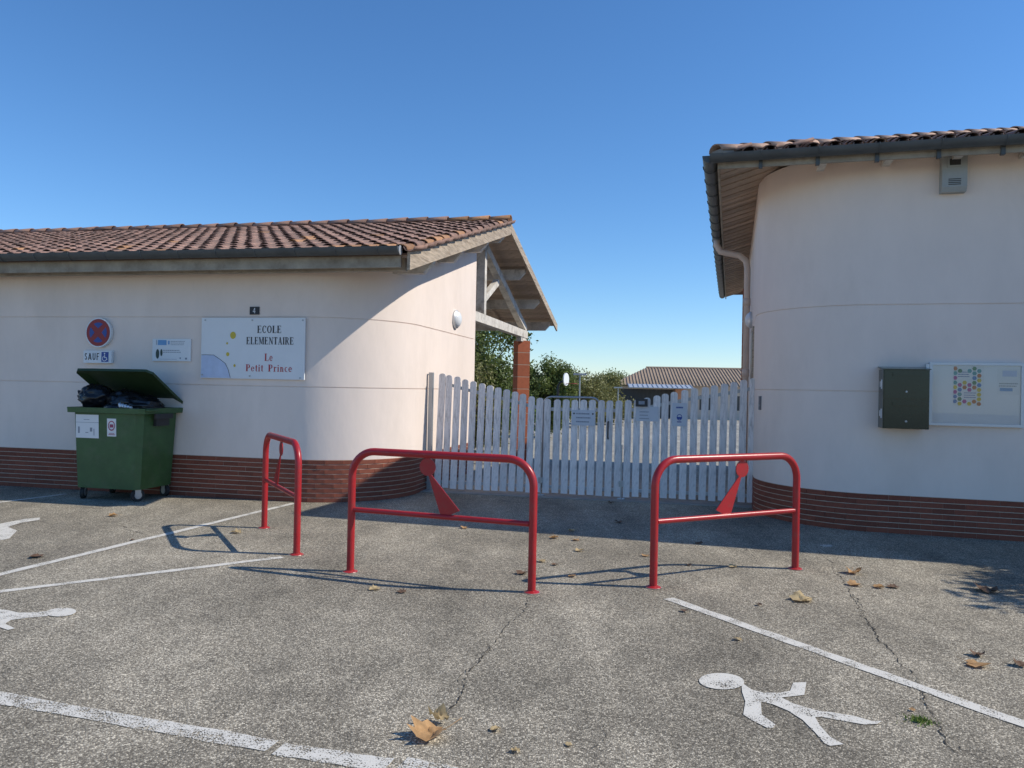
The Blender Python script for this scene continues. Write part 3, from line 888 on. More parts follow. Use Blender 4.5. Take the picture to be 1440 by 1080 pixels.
def lay_bricks_r():
    L, pitch = .212, .0598; bh = pitch - .0085
    me = brick_mesh(L, bh, .03, m_brick).mesh('brick', m_brick)
    proto = brick_mesh(L, bh, .03, m_brick); rest = MB(); nrest = 0
    for k in range(7):
        s = 1.0 + (.11 if k % 2 else 0)
        while s < XE - RR + RR * math.pi / 2 + 1.5:
            x, y, a = arc_param(s + L / 2, RR, 1, -XE)
            T = Matrix.Translation((-x, y, -.003 + (k + .5) * pitch)) @ Matrix.Rotation(-a, 4, 'Z') @ Matrix.Translation((0, -.0035 + random.uniform(-.001, .001), 0))
            wp = TR_ @ T.translation
            if wp.x / wp.y < .72: put('brick', me, pr, T)
            else: rest.add([T @ Vector(v) for v in proto.v], proto.f)
            s += L + .0018
    rest.build('bricks', m_brick, pr, kind='stuff')
lay_bricks_r()
# hipped roof: eave rectangle (SX..XE+.4, FY..BY)
rq = MB()
hx = (BY - FY) / 2; rz_ = EZ + TS * hx; X2 = XE + .4
E4 = [(SX, FY, EZ), (X2, FY, EZ), (X2, BY, EZ), (SX, BY, EZ)]
rid = [(SX + hx, (FY + BY) / 2, rz_), (X2, (FY + BY) / 2, rz_)]
rq.add(E4 + rid, [(0, 1, 5, 4), (0, 4, 3), (2, 3, 4, 5), (1, 2, 5)])
rr_ = rq.build('roof', m_under, RB)
# soffit boards across the side overhang
zs = lambda x: EZ + TS * (x - SX)
sl_ = math.atan(TS)
b = MB(); b.box((0, .006, -.018), (.86, .134, 0)); sme0 = b.mesh('soffit_board', m_soffit)
for i in range(int((BY - FY) / .14)):
    y = FY + .02 + i * .14
    sme = sme0
    if y < 1.9:
        b = MB(); b.box((0, .006, -.018), (max(.1, min(1.95, y - FY - .02)), .137, 0)); sme = b.mesh('soffit_board', m_soffit)
    put('soffit_board', sme, rr_, Matrix.Translation((SX + .01, y, EZ - .03 - .012 * (i % 2) + random.uniform(-.003, .003))) @ Matrix.Rotation(-sl_, 4, 'Y'))
for i in range(int((XE) / .2)):
    b = MB(); b.box((0, 0, -.016), (.196, max(.1, min(i * .2 + .05, 1.75 if i < 11 else .6)), 0)); sme = b.mesh('soffit_board', m_soffit)
    put('soffit_board', sme, rr_, Matrix.Translation((SX + .1 + i * .2, FY + .01, EZ - .035)) @ Matrix.Rotation(sl_, 4, 'X'))
for i in range(12):
    x = .62 + i * .66
    b = MB(); b.box((-.04, FY + .06, 3.995), (.04, .05, 4.045)); put('rafter_end', b.mesh('rafter_end', m_beam), rr_, Matrix.Translation((x, 0, 0)))
# gutters
q = MB()
gr = .082
q2 = MB(); gutter_run(q2, (SX - .085, FY - .085, EZ + .02), (X2, FY - .085, EZ + .04), gr, -1); o = q2.build('gutter', m_zinc, rr_); smooth_by_angle(o, 40)
q3 = MB(); gutter_run(q3, (SX - .085, BY + .1, EZ), (SX - .085, FY - .085, EZ + .02), gr, -1); o3 = q3.build('gutter', m_zinc, rr_); smooth_by_angle(o3, 40)
q = MB()
for i in range(10):
    x = SX + .45 + i * .58
    q.tube([(x, FY - .085 - (gr + .004) * math.cos(a), EZ + .03 - (gr + .004) * math.sin(a)) for a in [math.pi * k / 8 for k in range(9)]], .006, 5)
    q.box((x - .02, FY - .03, EZ - .13), (x + .02, FY + .02, EZ - .02)); q.build('gutter_bracket', m_zinc, o); q = MB()
for i in range(22):
    y = FY + .3 + i * .55
    q.tube([(SX - .085 - (gr + .004) * math.cos(a), y, EZ + .012 - (gr + .004) * math.sin(a)) for a in [math.pi * k / 8 for k in range(9)]], .006, 5); q.build('gutter_bracket', m_zinc, o3); q = MB()
q = MB(); q.box((SX, FY - .004, EZ - .11), (X2, FY + .02, EZ - .012)); q.box((SX - .004, FY + .021, EZ - .11), (SX + .02, BY, EZ - .012)); q.build('fascia', m_eave, rr_)
# tiles of the front slope: first rows as pieces
cols = [SX + .12 + .215 * i for i in range(44)]
tile_slope(rr_, cols, 15, (FY - .06, EZ), TS, 170, TR_, keep=lambda x, s: s * math.cos(sl_) < (x - SX) - .2 and s < 6.3, inview=lambda wp: wp.x / wp.y < .70)
# side slope tiles, joined
rest = MB()
for i in range(57):
    y = FY + .12 + .215 * i
    for r in range(3):
        s = r * .365
        if s > y - FY or s > BY - y: continue
        T = Matrix.Translation((SX - .06 + s * math.cos(sl_), y, EZ + s * math.sin(sl_) + .03)) @ Matrix.Rotation(-math.pi / 2, 4, 'Z') @ Matrix.Rotation(sl_ - .03, 4, 'X')
        rest.add([T @ Vector(v) for v in TP.v], TP.f)
rest.build('side_roof_tiles', m_tile, rr_, True, kind='stuff')
# hip caps
hd = Vector((1, 1, TS)).normalized()
hl = Vector((hx, hx, TS * hx)).length
q = MB(); q.bar(Vector((SX, FY, EZ + .035)), Vector((SX, FY, EZ + .035)) + hd * hl, .17, .13); q.build('hip_mortar', m_conc, rr_)
for i in range(int(hl / .40)):
    pz = Vector((SX, FY, EZ)) + hd * (.40 * i - .04)
    T = Matrix.Translation(pz + Vector((0, 0, .078 + random.uniform(-.008, .008)))) @ Matrix.Rotation(-math.pi / 4 + random.gauss(0, .02), 4, 'Z') @ Matrix.Rotation(math.atan(TS / math.sqrt(2)) - .03, 4, 'X')
    put('hip_tile', rme3, rr_, T)
# downpipe
zg = EZ - .11
yd = 3.85
dp = MB()
P = [(SX - .085, yd, zg + .02), (SX - .085, yd, zg - .06), (SX - .02, yd, zg - .17), (-.2, yd, zg - .24), (-.1, yd, zg - .33), (-.075, yd, zg - .45), (-.075, yd, -.1)]
Q = []
for a, b_ in zip(P, P[1:]):
    a, b_ = Vector(a), Vector(b_); n = max(1, int((b_ - a).length / .04)) if (b_ - a).length < 1 else 1
    Q += [a + (b_ - a) * k / n for k in range(n)]
Q.append(Vector(P[-1]))
dp.tube(Q, .05, 14)
for z in (2.9, 1.75): dp.tube([(-.075, yd, z), (-.075, yd, z + .12)], .058, 14)
o = dp.build('downpipe', m_cream, RB, True)
# side window, lamp and plates on the side wall
q = MB(); q.box((-.02, 2.0, 1.56), (.03, 2.9, 2.42)); q.build('window_frame', m_wood, RB)
q = MB(); q.box((-.024, 2.07, 1.62), (-.0201, 2.83, 2.36)); q.build('pane', m_glass, RB)
bulkhead(TR_ @ Matrix.Translation((0, 3.3, 2.62)) @ Matrix.Rotation(R(-90), 4, 'Z'), 'round white bulkhead lamp on the side wall next to the downpipe', .13, .13)
pillar(TR_ @ Matrix.Translation((.12, 10.7, 0)), 'dark red brick pillar at the back corner of the taller building', -.6, 4.05, .36, 17)
a_ = R(-72); cx_, cy_ = RR - RR * math.sin(-a_), RR - RR * math.cos(a_)
dbl = thing('door_bell_plate', 'small narrow grey bell plate on the rounded corner next to the gate', 'bell', TR_ @ Matrix.Translation((cx_, cy_, 1.37)) @ Matrix.Rotation(a_, 4, 'Z'))
q = MB(); q.box((-.025, -.018, -.085), (.025, .004, .085)); q.build('plate', mat('bell_grey', (.16, .16, .17), .5), dbl)
q = MB(); q.tube([(0, -.018, -.03), (0, -.026, -.03)], .012, 12); q.build('button', m_steel, dbl)

# --- things on the right wall
def wallR(x, z, off=0.0): return TR_ @ Matrix.Translation((x, -off, z))
pa, pb = on_plane(TR_, 1304.5, 597.5), on_plane(TR_, 1438.5, 511)
W_, H_ = pb.x - pa.x, pb.z - pa.z; D_ = .055
nb = thing('notice_board', 'glazed white notice board in an aluminium frame with two posted sheets', 'notice board', wallR((pa.x + pb.x) / 2, pa.z, D_))
q = MB(); q.box((-W_ / 2 + .01, .02, .01), (W_ / 2 - .01, D_ - .003, H_ - .01)); q.build('back_panel', m_board, nb)
q = MB(); fr_ = .028
q.box((-W_ / 2, 0, 0), (W_ / 2, D_, fr_)); q.box((-W_ / 2, 0, H_ - fr_), (W_ / 2, D_, H_)); q.box((-W_ / 2, .001, fr_), (-W_ / 2 + fr_, D_, H_ - fr_)); q.box((W_ / 2 - fr_, .001, fr_), (W_ / 2, D_, H_ - fr_)); q.build('frame', m_alu, nb)
q = MB(); q.box((-W_ / 2 - .035, .005, H_ - .1), (-W_ / 2 - .002, .03, H_ - .02)); q.build('lock', m_alu, nb)
# poster with coloured hexagons
bx = lambda px: (px - 215) / (1425 - 215) * W_ - W_ / 2
bz = lambda py: (985 - py) / (985 - 175) * H_
poster = MB(); rect(poster, bx(530), bz(722), bx(925), bz(222), .018); po = poster.build('poster', m_white, nb)
hexc = [(.42, .05, .30), (.65, .5, .06), (.05, .22, .12), (.03, .2, .5), (.5, .14, .05), (.06, .32, .36)]
hm = [mat('poster_ink_%d' % i, c, .6) for i, c in enumerate(hexc)]
hq = MB(); rnd = random.Random(5); hr = 30
spots = []
for r in range(9):
    for cc in range(7):
        x = 552 + cc * 62; y = 250 + r * 60 + (30 if cc % 2 else 0)
        if y > 708 or x > 915: continue
        if cc in (1, 2, 3) and r < 3 and not (r == 0 and cc in (1, 3)): continue
        if cc in (1, 2, 3, 4) and 5 <= r <= 6 and not (cc == 1): continue
        spots.append((x, y))
for (x, y) in spots:
    hq.add([(min(max(bx(x + hr * math.cos(math.pi / 3 * k)), bx(530)), bx(925)), .0165, min(max(bz(y + hr * math.sin(math.pi / 3 * k) * .95), bz(722)), bz(222))) for k in range(6)][::-1], [(0, 1, 2, 3, 4, 5)], rnd.randrange(6))
hq.build('poster_print', hm, po)
q = MB(); lines(q, bx(585), bz(300), bx(745), 3, H_ * .035, .0166, H_ * .011, rnd); lines(q, bx(670), bz(565), bx(835), 3, H_ * .035, .0166, H_ * .011, rnd); q.build('poster_text', m_blue, po)
q = MB(); rect(q, bx(1090), bz(572), bx(1372), bz(245), .018); sh_ = q.build('sheet', m_white, nb)
q = MB(); rect(q, bx(1155), bz(345), bx(1335), bz(270), .0168); q.build('sheet_picture', m_pale, sh_)
q = MB(); lines(q, bx(1115), bz(440), bx(1360), 2, H_ * .038, .0168, H_ * .014, rnd); q.build('sheet_text', m_grey, sh_)
q = MB(); rect(q, bx(1125), bz(530), bx(1285), bz(490), .0166); q.build('sheet_logo', m_lblue, sh_)
q = MB(); q.box((-W_ / 2 + fr_, .006, fr_), (W_ / 2 - fr_, .009, H_ - fr_))
mg = bpy.data.materials.new('clear_glazing'); mg.use_nodes = True
_t = mg.node_tree; _b = _t.nodes['Principled BSDF']; _b.inputs['Base Color'].default_value = (1, 1, 1, 1); _b.inputs['Roughness'].default_value = .02
_tr = _t.nodes.new('ShaderNodeBsdfTransparent'); _fr = _t.nodes.new('ShaderNodeFresnel'); _fr.inputs[0].default_value = 1.45
_gl = _t.nodes.new('ShaderNodeBsdfGlossy'); _gl.inputs['Roughness'].default_value = .02
_mx = _t.nodes.new('ShaderNodeMixShader'); _t.links.new(_fr.outputs[0], _mx.inputs[0]); _t.links.new(_tr.outputs[0], _mx.inputs[1]); _t.links.new(_gl.outputs[0], _mx.inputs[2])
_t.links.new(_mx.outputs[0], _t.nodes['Material Output'].inputs[0])
q.build('glazing', mg, nb)
# letter box
pa, pb = on_plane(TR_, 1236.5, 602), on_plane(TR_, 1306, 520)
W_, H_ = (pb.x - pa.x) * .93, (pb.z - pa.z) * .97; D_ = .27
mbx = thing('letter_box', 'dark green double letter box fixed beside the notice board', 'letter box', wallR((pa.x + pb.x) / 2 - .03, pa.z + .01, D_))
q = MB(); q.box((-W_ / 2, .012, 0), (W_ / 2, D_, H_)); q.build('case', m_box, mbx)
for k in range(2):
    z0 = k * H_ / 2
    q = MB(); q.box((-W_ / 2 + .008, 0, z0 + .008), (W_ / 2 - .008, .0118, z0 + H_ / 2 - .008)); d = q.build('door', m_box, mbx)
    q = MB(); q.box((-W_ * .3, -.014, z0 + H_ / 2 - .065), (W_ * .3, -.0005, z0 + H_ / 2 - .03)); q.build('flap', m_box, d)
    q = MB(); q.tube([(0, -.002, z0 + .08), (0, -.012, z0 + .08)], .011, 10); q.build('lock', m_steel, d)
    q = MB(); q.box((-W_ / 2 - .003, .06, z0 + H_ * .17), (-W_ / 2 - .0005, .12, z0 + H_ * .33)); q.box((-W_ / 2 - .003, .15, z0 + H_ * .2), (-W_ / 2 - .0005, .19, z0 + H_ * .3)); q.build('sticker', m_white, mbx)
q = MB(); q.prism([Vector((-W_ / 2 - .012, -.012, H_)), Vector((W_ / 2 + .012, -.012, H_)), Vector((W_ / 2 + .012, D_, H_ + .03)), Vector((-W_ / 2 - .012, D_, H_ + .03))], (0, 0, .008)); q.build('rain_cover', m_box, mbx)
# alarm siren
pa, pb = on_plane(TR_, 1320, 271), on_plane(TR_, 1357, 213)
W_, H_ = (pb.x - pa.x) * .97, (pb.z - pa.z) * .97; D_ = .12
al = thing('alarm_box', 'grey metal alarm siren box with louvres high under the gutter', 'alarm', wallR((pa.x + pb.x) / 2, pa.z - .02, D_))
q = MB(); q.prism([Vector((-W_ / 2, D_, 0)), Vector((-W_ / 2, .03, 0)), Vector((-W_ / 2, 0, .05)), Vector((-W_ / 2, 0, H_)), Vector((-W_ / 2, D_, H_))][::-1], (W_, 0, 0)); q.build('case', m_alarm, al)
q = MB(); q.box((-W_ * .3, -.012, H_ * .62), (W_ * .3, -.0005, H_ * .86)); q.build('lamp_housing', m_alarm, al)
q = MB(); q.box((-W_ * .22, -.015, H_ * .66), (W_ * .22, -.0125, H_ * .82)); q.build('lamp_window', m_dark, al)
for k in range(4):
    q = MB(); q.box((-W_ * .25, -.006, H_ * (.17 + .045 * k)), (W_ * .25, -.0005, H_ * (.185 + .045 * k))); q.build('louvre', m_dark, al)

# ================================================================== GATE
GA, GB = Vector((-1.15, 11.03)), Vector((3.24, 10.13))
GD = (GB - GA).normalized(); GANG = math.atan2(GD.y, GD.x)
GT = frame(GA.x, GA.y, GANG)
def gate_pt(px, py):
    p = on_plane(GT, px, py); return p.x, p.z
def interp(P, x):
    for (a, za), (b, zb) in zip(P, P[1:]):
        if x <= b: return za + (zb - za) * (x - a) / (b - a)
    return P[-1][1]
left_c = [617.8, 628.9, 640, 651.6, 663, 674.9, 686.7, 698, 709.6, 721.6, 733.3, 745.6, 757]
left_t = [524.9, 527.3, 529.3, 533.3, 536, 538.9, 541.8, 544.7, 547.3, 550.4, 553.6, 557.1, 559.3]
mid_c = [769.6, 782.7, 795.6, 807.6, 819.8, 832.2, 844.5, 857, 870]
mid_t = [561, 561.5, 561.5, 562, 562, 562, 562.5, 563, 563]
rig_c = [883, 895.6, 909.6, 922.7, 935.6, 948.4, 962.2, 976.2, 990, 1003.8, 1017.3, 1031.1, 1045.5, 1058.5]
rig_t = [562.5, 561.5, 559, 556, 553.5, 551, 548, 545.6, 543.8, 541.6, 539.3, 537, 534, 531.5]
def picket_mesh(h, w=.092, th=.022):
    q = MB(); n = 5
    top = [(w / 2 * math.cos(math.pi * k / n) * (1 if 0 < k < n else 1), h - .03 + .03 * math.sin(math.pi * k / n)) for k in range(n + 1)]
    poly = [Vector((-w / 2, 0, 0)), Vector((w / 2, 0, 0))] + [Vector((x, 0, z)) for x, z in top]
    q.prism(poly, (0, th, 0)); return q
def leaf(label, cs, ts, name='gate_leaf'):
    t = thing(name, label, 'gate', GT)
    xs_ = []
    for cx, ty in zip(cs, ts):
        x, zt = gate_pt(cx, ty); xs_.append((x, zt))
        zb = .045 + random.uniform(-.006, .01)
        o = picket_mesh(zt - zb, .092 + random.uniform(-.003, .003)).build('picket', m_picket, t)
        o.matrix_local = Matrix.Translation((x, random.uniform(-.002, .002), zb)) @ Matrix.Rotation(random.gauss(0, .004) + (.018 if cs is left_c else .006), 4, 'Y')
    xa, xb = xs_[0][0] - .05, xs_[-1][0] + .05
    for zf in (.13, None):
        q = MB()
        if zf is None:
            for (x1_, z1_), (x2_, z2_) in zip(xs_, xs_[1:]): q.bar((x1_, .045, z1_ - .14), (x2_, .045, z2_ - .14), .035, .045)
        else: q.box((xa, .0245, zf - .02), (xb, .06, zf + .02))
        q.build('rail', m_steel, t)
    return t, xs_
gl1, X1 = leaf('white picket gate leaf with descending top next to the sunlit curved wall', left_c, left_t)
gl2, X2_ = leaf('flat-topped middle white picket gate leaf with a steel hoop', mid_c, mid_t)
gl3, X3 = leaf('white picket gate leaf rising towards the taller building, with lock box', rig_c, rig_t)
q = MB(); xa = X1[0][0] - .13
q.box((xa - .03, .01, 0), (xa + .03, .07, X1[0][1] + .01)); q.build('hinge_post', m_steel, gl1)
q = MB(); q.box((xa - .14, .02, 0), (xa - .11, .05, X1[0][1] + .01)); q.box((xa - .11, .025, X1[0][1] - .03), (xa - .03, .045, X1[0][1] - .01)); q.box((xa - .11, .025, .1), (xa - .03, .045, .12)); q.build('wall_bracket', m_steel, gl1)
for t, xs_, s in ((gl1, X1, 1), (gl2, X2_, 1)):
    q = MB(); x = xs_[-1][0] + .055
    q.tube([(x, .0, .02), (x, .0, .75)], .009, 8); q.box((x - .03, -.015, .18), (x + .03, .02, .26)); q.box((x - .05, -.05, 0), (x + .05, .05, .02)); q.build('drop_bolt', m_steel, t)
q = MB(); xa, xb = X2_[0][0] - .02, X2_[5][0] + .06; zt = X2_[0][1] + .03
pts = [(xa - .05, .09, zt - .16)] + [(xa - .05 + .12 * (1 - math.cos(a)), .09, zt - .12 + .12 * math.sin(a)) for a in [math.pi / 2 * k / 6 for k in range(7)]]
pts += [(2 * ((xa + xb) / 2) - p[0], p[1], p[2]) for p in reversed(pts)]
q.tube([pts[0][:2] + (.1,)] + pts + [pts[-1][:2] + (.1,)], .014, 8); q.build('steel_hoop', m_steel, gl2, True)
def gate_plate(t, px0, py0, px1, py1, name, m, y=-.012):
    a, b = gate_pt(px0, py1), gate_pt(px1, py0)
    q = MB(); q.box((a[0], y, a[1]), (b[0], y + .0095, b[1])); return q.build(name, m, t), a, b
m_plate = mat('plate_white', (.58, .61, .66), .5, var=.06)
o, a, b = gate_plate(gl2, 804, 577, 837, 598, 'notice_plate', m_plate)
q = MB(); rnd = random.Random(9); lines(q, a[0] + .06, b[1] - .06, b[0] - .06, 3, .055, -.0135, .018, rnd); q.build('notice_text', m_grey, o)
q = MB(); disc(q, a[0] + .03, b[1] - .05, .012, .012, -.0137, 10); disc(q, b[0] - .03, b[1] - .05, .012, .012, -.0137, 10); q.build('plate_screws', m_black, o)
o, a, b = gate_plate(gl3, 894, 572, 926, 592, 'notice_plate', m_plate)
q = MB(); lines(q, a[0] + .05, b[1] - .08, b[0] - .12, 3, .045, -.0135, .012, rnd); q.build('notice_text', m_grey, o)
o, a, b = gate_plate(gl3, 894, 561, 911, 571.5, 'lock_box', m_dark, -.06)
q = MB(); q.box((a[0] + .04, -.064, a[1] + .03), (b[0] - .04, -.0605, b[1] - .03)); q.build('lock_window', m_grey, o)
o, a, b = gate_plate(gl3, 945, 567, 966, 599, 'mask_notice', m_plate)
q = MB(); cx = (a[0] + b[0]) / 2
V = []
for k in range(20):
    an = 2 * math.pi * k / 19; V += [(cx + .036 * math.cos(an), -.0137, a[1] + .12 + .042 * math.sin(an)), (cx + .027 * math.cos(an), -.0137, a[1] + .12 + .032 * math.sin(an))]
q.add(V, [(2 * k, 2 * k + 1, 2 * k + 3, 2 * k + 2) for k in range(19)]); rect(q, cx - .028, a[1] + .095, cx + .028, a[1] + .125, -.0139)
q.build('mask_symbol', m_blue, o); q = MB()
lines(q, a[0] + .05, b[1] - .07, b[0] - .05, 1, .03, -.0137, .02, rnd); q.build('notice_heading', m_blue, o); q = MB(); lines(q, cx - .03, a[1] + .05, cx + .03, 1, .03, -.0137, .015, rnd)
q.build('notice_print', m_blue, o)
q = MB(); x, z = gate_pt(855.5, 593); z2 = gate_pt(855.5, 617)[1]; q.tube([(x, -.004, z), (x, -.05, z - .02), (x, -.05, z2 + .02), (x, -.004, z2)], .011, 8); q.build('pull_handle', m_dark, gl2)
# concrete threshold under the gate
q = MB(); q.box((-.12, -.18, -.3), (4.56, .22, .012)); q.build('threshold', m_conc, None, kind='structure').matrix_world = GT

# ================================================================== RED HOOP BARRIERS
def barrier(pl, pr, label, fig, hgt=1.0):
    A, B = gnd(*pl), gnd(*pr)
    A.z = B.z = 0
    d = B - A; Wd = d.length
    t = thing('hoop_barrier', label, 'barrier', frame(A.x, A.y, math.atan2(d.y, d.x)), 'red tubular hoop barriers before the gate')
    r = .030; rc = .20; zt = hgt - r
    pts = [(0, 0, -.02), (0, 0, .3), (0, 0, zt - rc)] + [(rc - rc * math.cos(a), 0, zt - rc + rc * math.sin(a)) for a in [math.pi / 2 * k / 10 for k in range(1, 11)]]
    pts += [(Wd - p[0], 0, p[2]) for p in reversed(pts)]
    q = MB(); q.tube(pts, r, 18, False); q.build('hoop', m_red, t, True)
    q = MB(); zc = .50
    q.tube([(r * .9, 0, zc), (Wd - r * .9, 0, zc)], .021, 14, False); q.build('crossbar', m_red, t, True)
    # keyhole shaped plate: round head and flared body
    hxp, s = fig; hz = zt - r - .066; hr = .068
    q = MB(); n = 22
    q.prism([Vector((hxp + hr * math.cos(2 * math.pi * k / n), -.004, hz + hr * math.sin(2 * math.pi * k / n))) for k in range(n)][::-1], (0, .008, 0)); q.build('plate_head', m_red, t)
    q = MB()
    q.prism([Vector(p) for p in ((hxp + s * .005, -.0037, hz - hr * .75), (hxp + s * .03, -.0037, hz - hr * .8), (hxp + s * .275, -.0037, zc + .055), (hxp + s * .20, -.0037, zc + .018), (hxp + s * .115, -.0037, zc + .018))][::(-1 if s > 0 else 1)], (0, .0074, 0)); q.build('plate_body', m_red, t)
    for x in (0, Wd):
        q = MB(); q.tube([(x, 0, .0), (x, 0, .006), (x, 0, .016)], [.062, .058, .034], 18); q.build('base_flange', m_red, t)
        q = MB(); n = 16; q.add([(x + (.07 + .03 * noise.noise(Vector((k * .9, x, 3)))) * math.cos(2 * math.pi * k / n), (.07 + .03 * noise.noise(Vector((k * .9, x, 9)))) * math.sin(2 * math.pi * k / n), .0035) for k in range(n)], [tuple(range(n))]); q.build('mortar_patch', m_conc, t)
    return t
barrier((371.5, 742.5), (417, 780), 'red hoop barrier standing end-on nearest the green bin', (.70, -1))
barrier((492.5, 804), (747.5, 833), 'red hoop barrier in front of the left curved wall, plate leaning right', (.665, 1))
barrier((918.5, 826), (1118, 800), 'bright red hoop barrier before the taller building, plate leaning left', (.89, -1))

# ================================================================== WHEELED BIN
BT = frame(-4.50, 9.36, R(-12.5))
bn = thing('wheeled_bin', 'large green four-wheeled rubbish container with its lid propped open', 'bin', BT)
BW, BD = 1.04, .76
def taper_box(q, x0, x1, y0, y1, z0, z1, k, mi=0):
    P = [Vector((x, y, z0)) for x, y in ((x0 + k, y0 + k), (x1 - k, y0 + k), (x1 - k, y1 - k), (x0 + k, y1 - k))] + [Vector((x, y, z1)) for x, y in ((x0, y0), (x1, y0), (x1, y1), (x0, y1))]
    q.add(P, [(3, 2, 1, 0), (0, 1, 5, 4), (1, 2, 6, 5), (2, 3, 7, 6), (3, 0, 4, 7)], mi)
q = MB()   # shell with chamfered corners
def ring(x0, x1, y0, y1, z, ch): return [(x0 + ch, y0, z), (x1 - ch, y0, z), (x1, y0 + ch, z), (x1, y1 - ch, z), (x1 - ch, y1, z), (x0 + ch, y1, z), (x0, y1 - ch, z), (x0, y0 + ch, z)]
rings = [ring(-BW + .07, -.07, .05, BD - .04, .15, .05), ring(-BW + .045, -.045, .03, BD - .02, .6, .06), ring(-BW + .02, -.02, .01, BD, 1.08, .07), ring(-BW + .05, -.05, .04, BD - .03, 1.08, .06), ring(-BW + .09, -.09, .08, BD - .08, .5, .05)]
for rg in rings: q.v += rg
q.f += [(j * 8 + k, j * 8 + (k + 1) % 8, (j + 1) * 8 + (k + 1) % 8, (j + 1) * 8 + k) for j in range(4) for k in range(8)] + [tuple(reversed(range(8))), tuple(range(32, 40))]
q.m = [0] * len(q.f)
q.build('body', m_green, bn)
q = MB()   # overhanging rim
o_r = ring(-BW - .035, .035, -.03, BD + .03, 1.07, .05)
rr2 = [ring(-BW - .035, .035, -.03, BD + .03, 1.085, .05), ring(-BW - .04, .04, -.035, BD + .035, 1.15, .05), ring(-BW + .03, -.03, .03, BD - .03, 1.15, .05), ring(-BW + .03, -.03, .03, BD - .03, 1.085, .05)]
for rg in rr2: q.v += rg
q.f += [((j % 4) * 8 + k, (j % 4) * 8 + (k + 1) % 8, ((j + 1) % 4) * 8 + (k + 1) % 8, ((j + 1) % 4) * 8 + k) for j in range(4) for k in range(8)]; q.m = [0] * len(q.f)
q.build('rim', m_green, bn)
q = MB(); q.box((.0405, .18, 1.02), (.06, .52, 1.083)); q.box((-.018, .25, .93), (.02, .5, 1.04)); q.build('side_pocket', m_dark, bn)
q = MB(); q.tube([(.05, .02, 1.13), (.075, .05, 1.13), (.085, .12, 1.13), (.075, .19, 1.13), (.05, .22, 1.13)], .012, 8); q.build('handle', m_green, bn, True)
q = MB(); q.box((-.24, .0, .2), (-.05, .014, 1.0)); q.box((-BW + .05, .0, .2), (-BW + .16, .014, 1.0))
# lid: hinged along the back edge, opened about 40 degrees
LT = Matrix.Translation((0, BD + .03, 1.17)) @ Matrix.Rotation(R(-32), 4, 'X')
q = MB()
def lidring(x0, x1, y0, y1, z, ch): return [tuple(LT @ Vector(p)) for p in ring(x0, x1, y0, y1, z, ch)]
lr = [lidring(-BW - .03, .03, -BD - .06, 0, 0, .06), lidring(-BW - .035, .035, -BD - .065, .005, .03, .06), lidring(-BW + .03, -.03, -BD, -.06, .075, .1), lidring(-BW + .035, -.035, -BD + .005, -.065, .06, .1), lidring(-BW - .02, .02, -BD - .05, -.01, .012, .06)]
for rg in lr: q.v += rg
q.f += [(j * 8 + k, j * 8 + (k + 1) % 8, (j + 1) * 8 + (k + 1) % 8, (j + 1) * 8 + k) for j in (0, 1, 3) for k in range(8)] + [tuple(range(16, 24)), tuple(reversed(range(24, 32)))] + [(32 + k, 32 + (k + 1) % 8, (k + 1) % 8, k) for k in range(8)]
q.m = [0] * len(q.f)
lid = q.build('lid', m_lid, bn)
q = MB(); q.tube([(-BW, BD + .04, 1.165), (.0, BD + .04, 1.165)], .018, 10); q.build('hinge', m_dark, bn)
for x, y in ((-BW + .13, .13), (-.13, .13), (-BW + .13, BD - .12), (-.13, BD - .12)):
    wt = put('wheel', MB().mesh('wheel', m_dark), bn, Matrix.Translation((x, y, 0)) @ Matrix.Rotation(R(random.choice((25, -30, 70))), 4, 'Z'))
    q = MB(); q.tube([(0, 0, .15), (0, 0, .175)], .05, 12); q.box((-.03, -.04, .06), (-.026, .03, .15)); q.box((.026, -.04, .06), (.03, .03, .15)); q.box((-.03, -.04, .146), (.03, .03, .15)); q.build('fork', m_steel, wt)
    q = MB(); q.tube([(-.022, 0, .078), (.022, 0, .078)], .078, 20); smooth_by_angle(q.build('tyre', m_tyre, wt))
    q = MB(); q.tube([(-.0245, 0, .078), (.0245, 0, .078)], .045, 14); q.build('rim', m_steel, wt)
def bin_label(x0, x1, z0, z1, nm, kind):
    yf = lambda z: .03 - (z - .6) / .48 * .02 - .004
    q = MB(); q.add([(x0, yf(z0), z0), (x1, yf(z0), z0), (x1, yf(z1), z1), (x0, yf(z1), z1)], [(0, 1, 2, 3)]); o = q.build(nm, m_white, bn)
    q = MB(); rnd = random.Random(kind); w_, h_ = x1 - x0, z1 - z0
    def ln(a, b, c, d): q.add([(x0 + a * w_, yf(z0 + b * h_) - .0015, z0 + b * h_), (x0 + c * w_, yf(z0 + b * h_) - .0015, z0 + b * h_), (x0 + c * w_, yf(z0 + d * h_) - .0015, z0 + d * h_), (x0 + a * w_, yf(z0 + d * h_) - .0015, z0 + d * h_)], [(0, 1, 2, 3)])
    if kind == 1:
        ln(0, .66, 1, .675); ln(.1, .2, .17, .48); ln(.62, .28, .72, .45); ln(.78, .12, .81, .4); ln(.42, .22, .55, .25); ln(.35, .78, .6, .8)
        q.build('label_print', m_grey, o)
    else:
        n = 18; V = []
        for k in range(n + 1):
            a = 2 * math.pi * k / n
            for rr in (1, .78): V.append((x0 + w_ * (.5 + .38 * rr * math.cos(a)), yf(z0 + h_ * .6) - .0025, z0 + h_ * (.6 + .28 * rr * math.sin(a))))
        q.add(V, [(2 * k, 2 * k + 2, 2 * k + 3, 2 * k + 1) for k in range(n)]); ln(.3, .5, .7, .68); ln(.2, .16, .8, .19); ln(.15, .08, .85, .12)
        q.build('label_print', mat('print_maroon', (.35, .06, .12), .5), o)
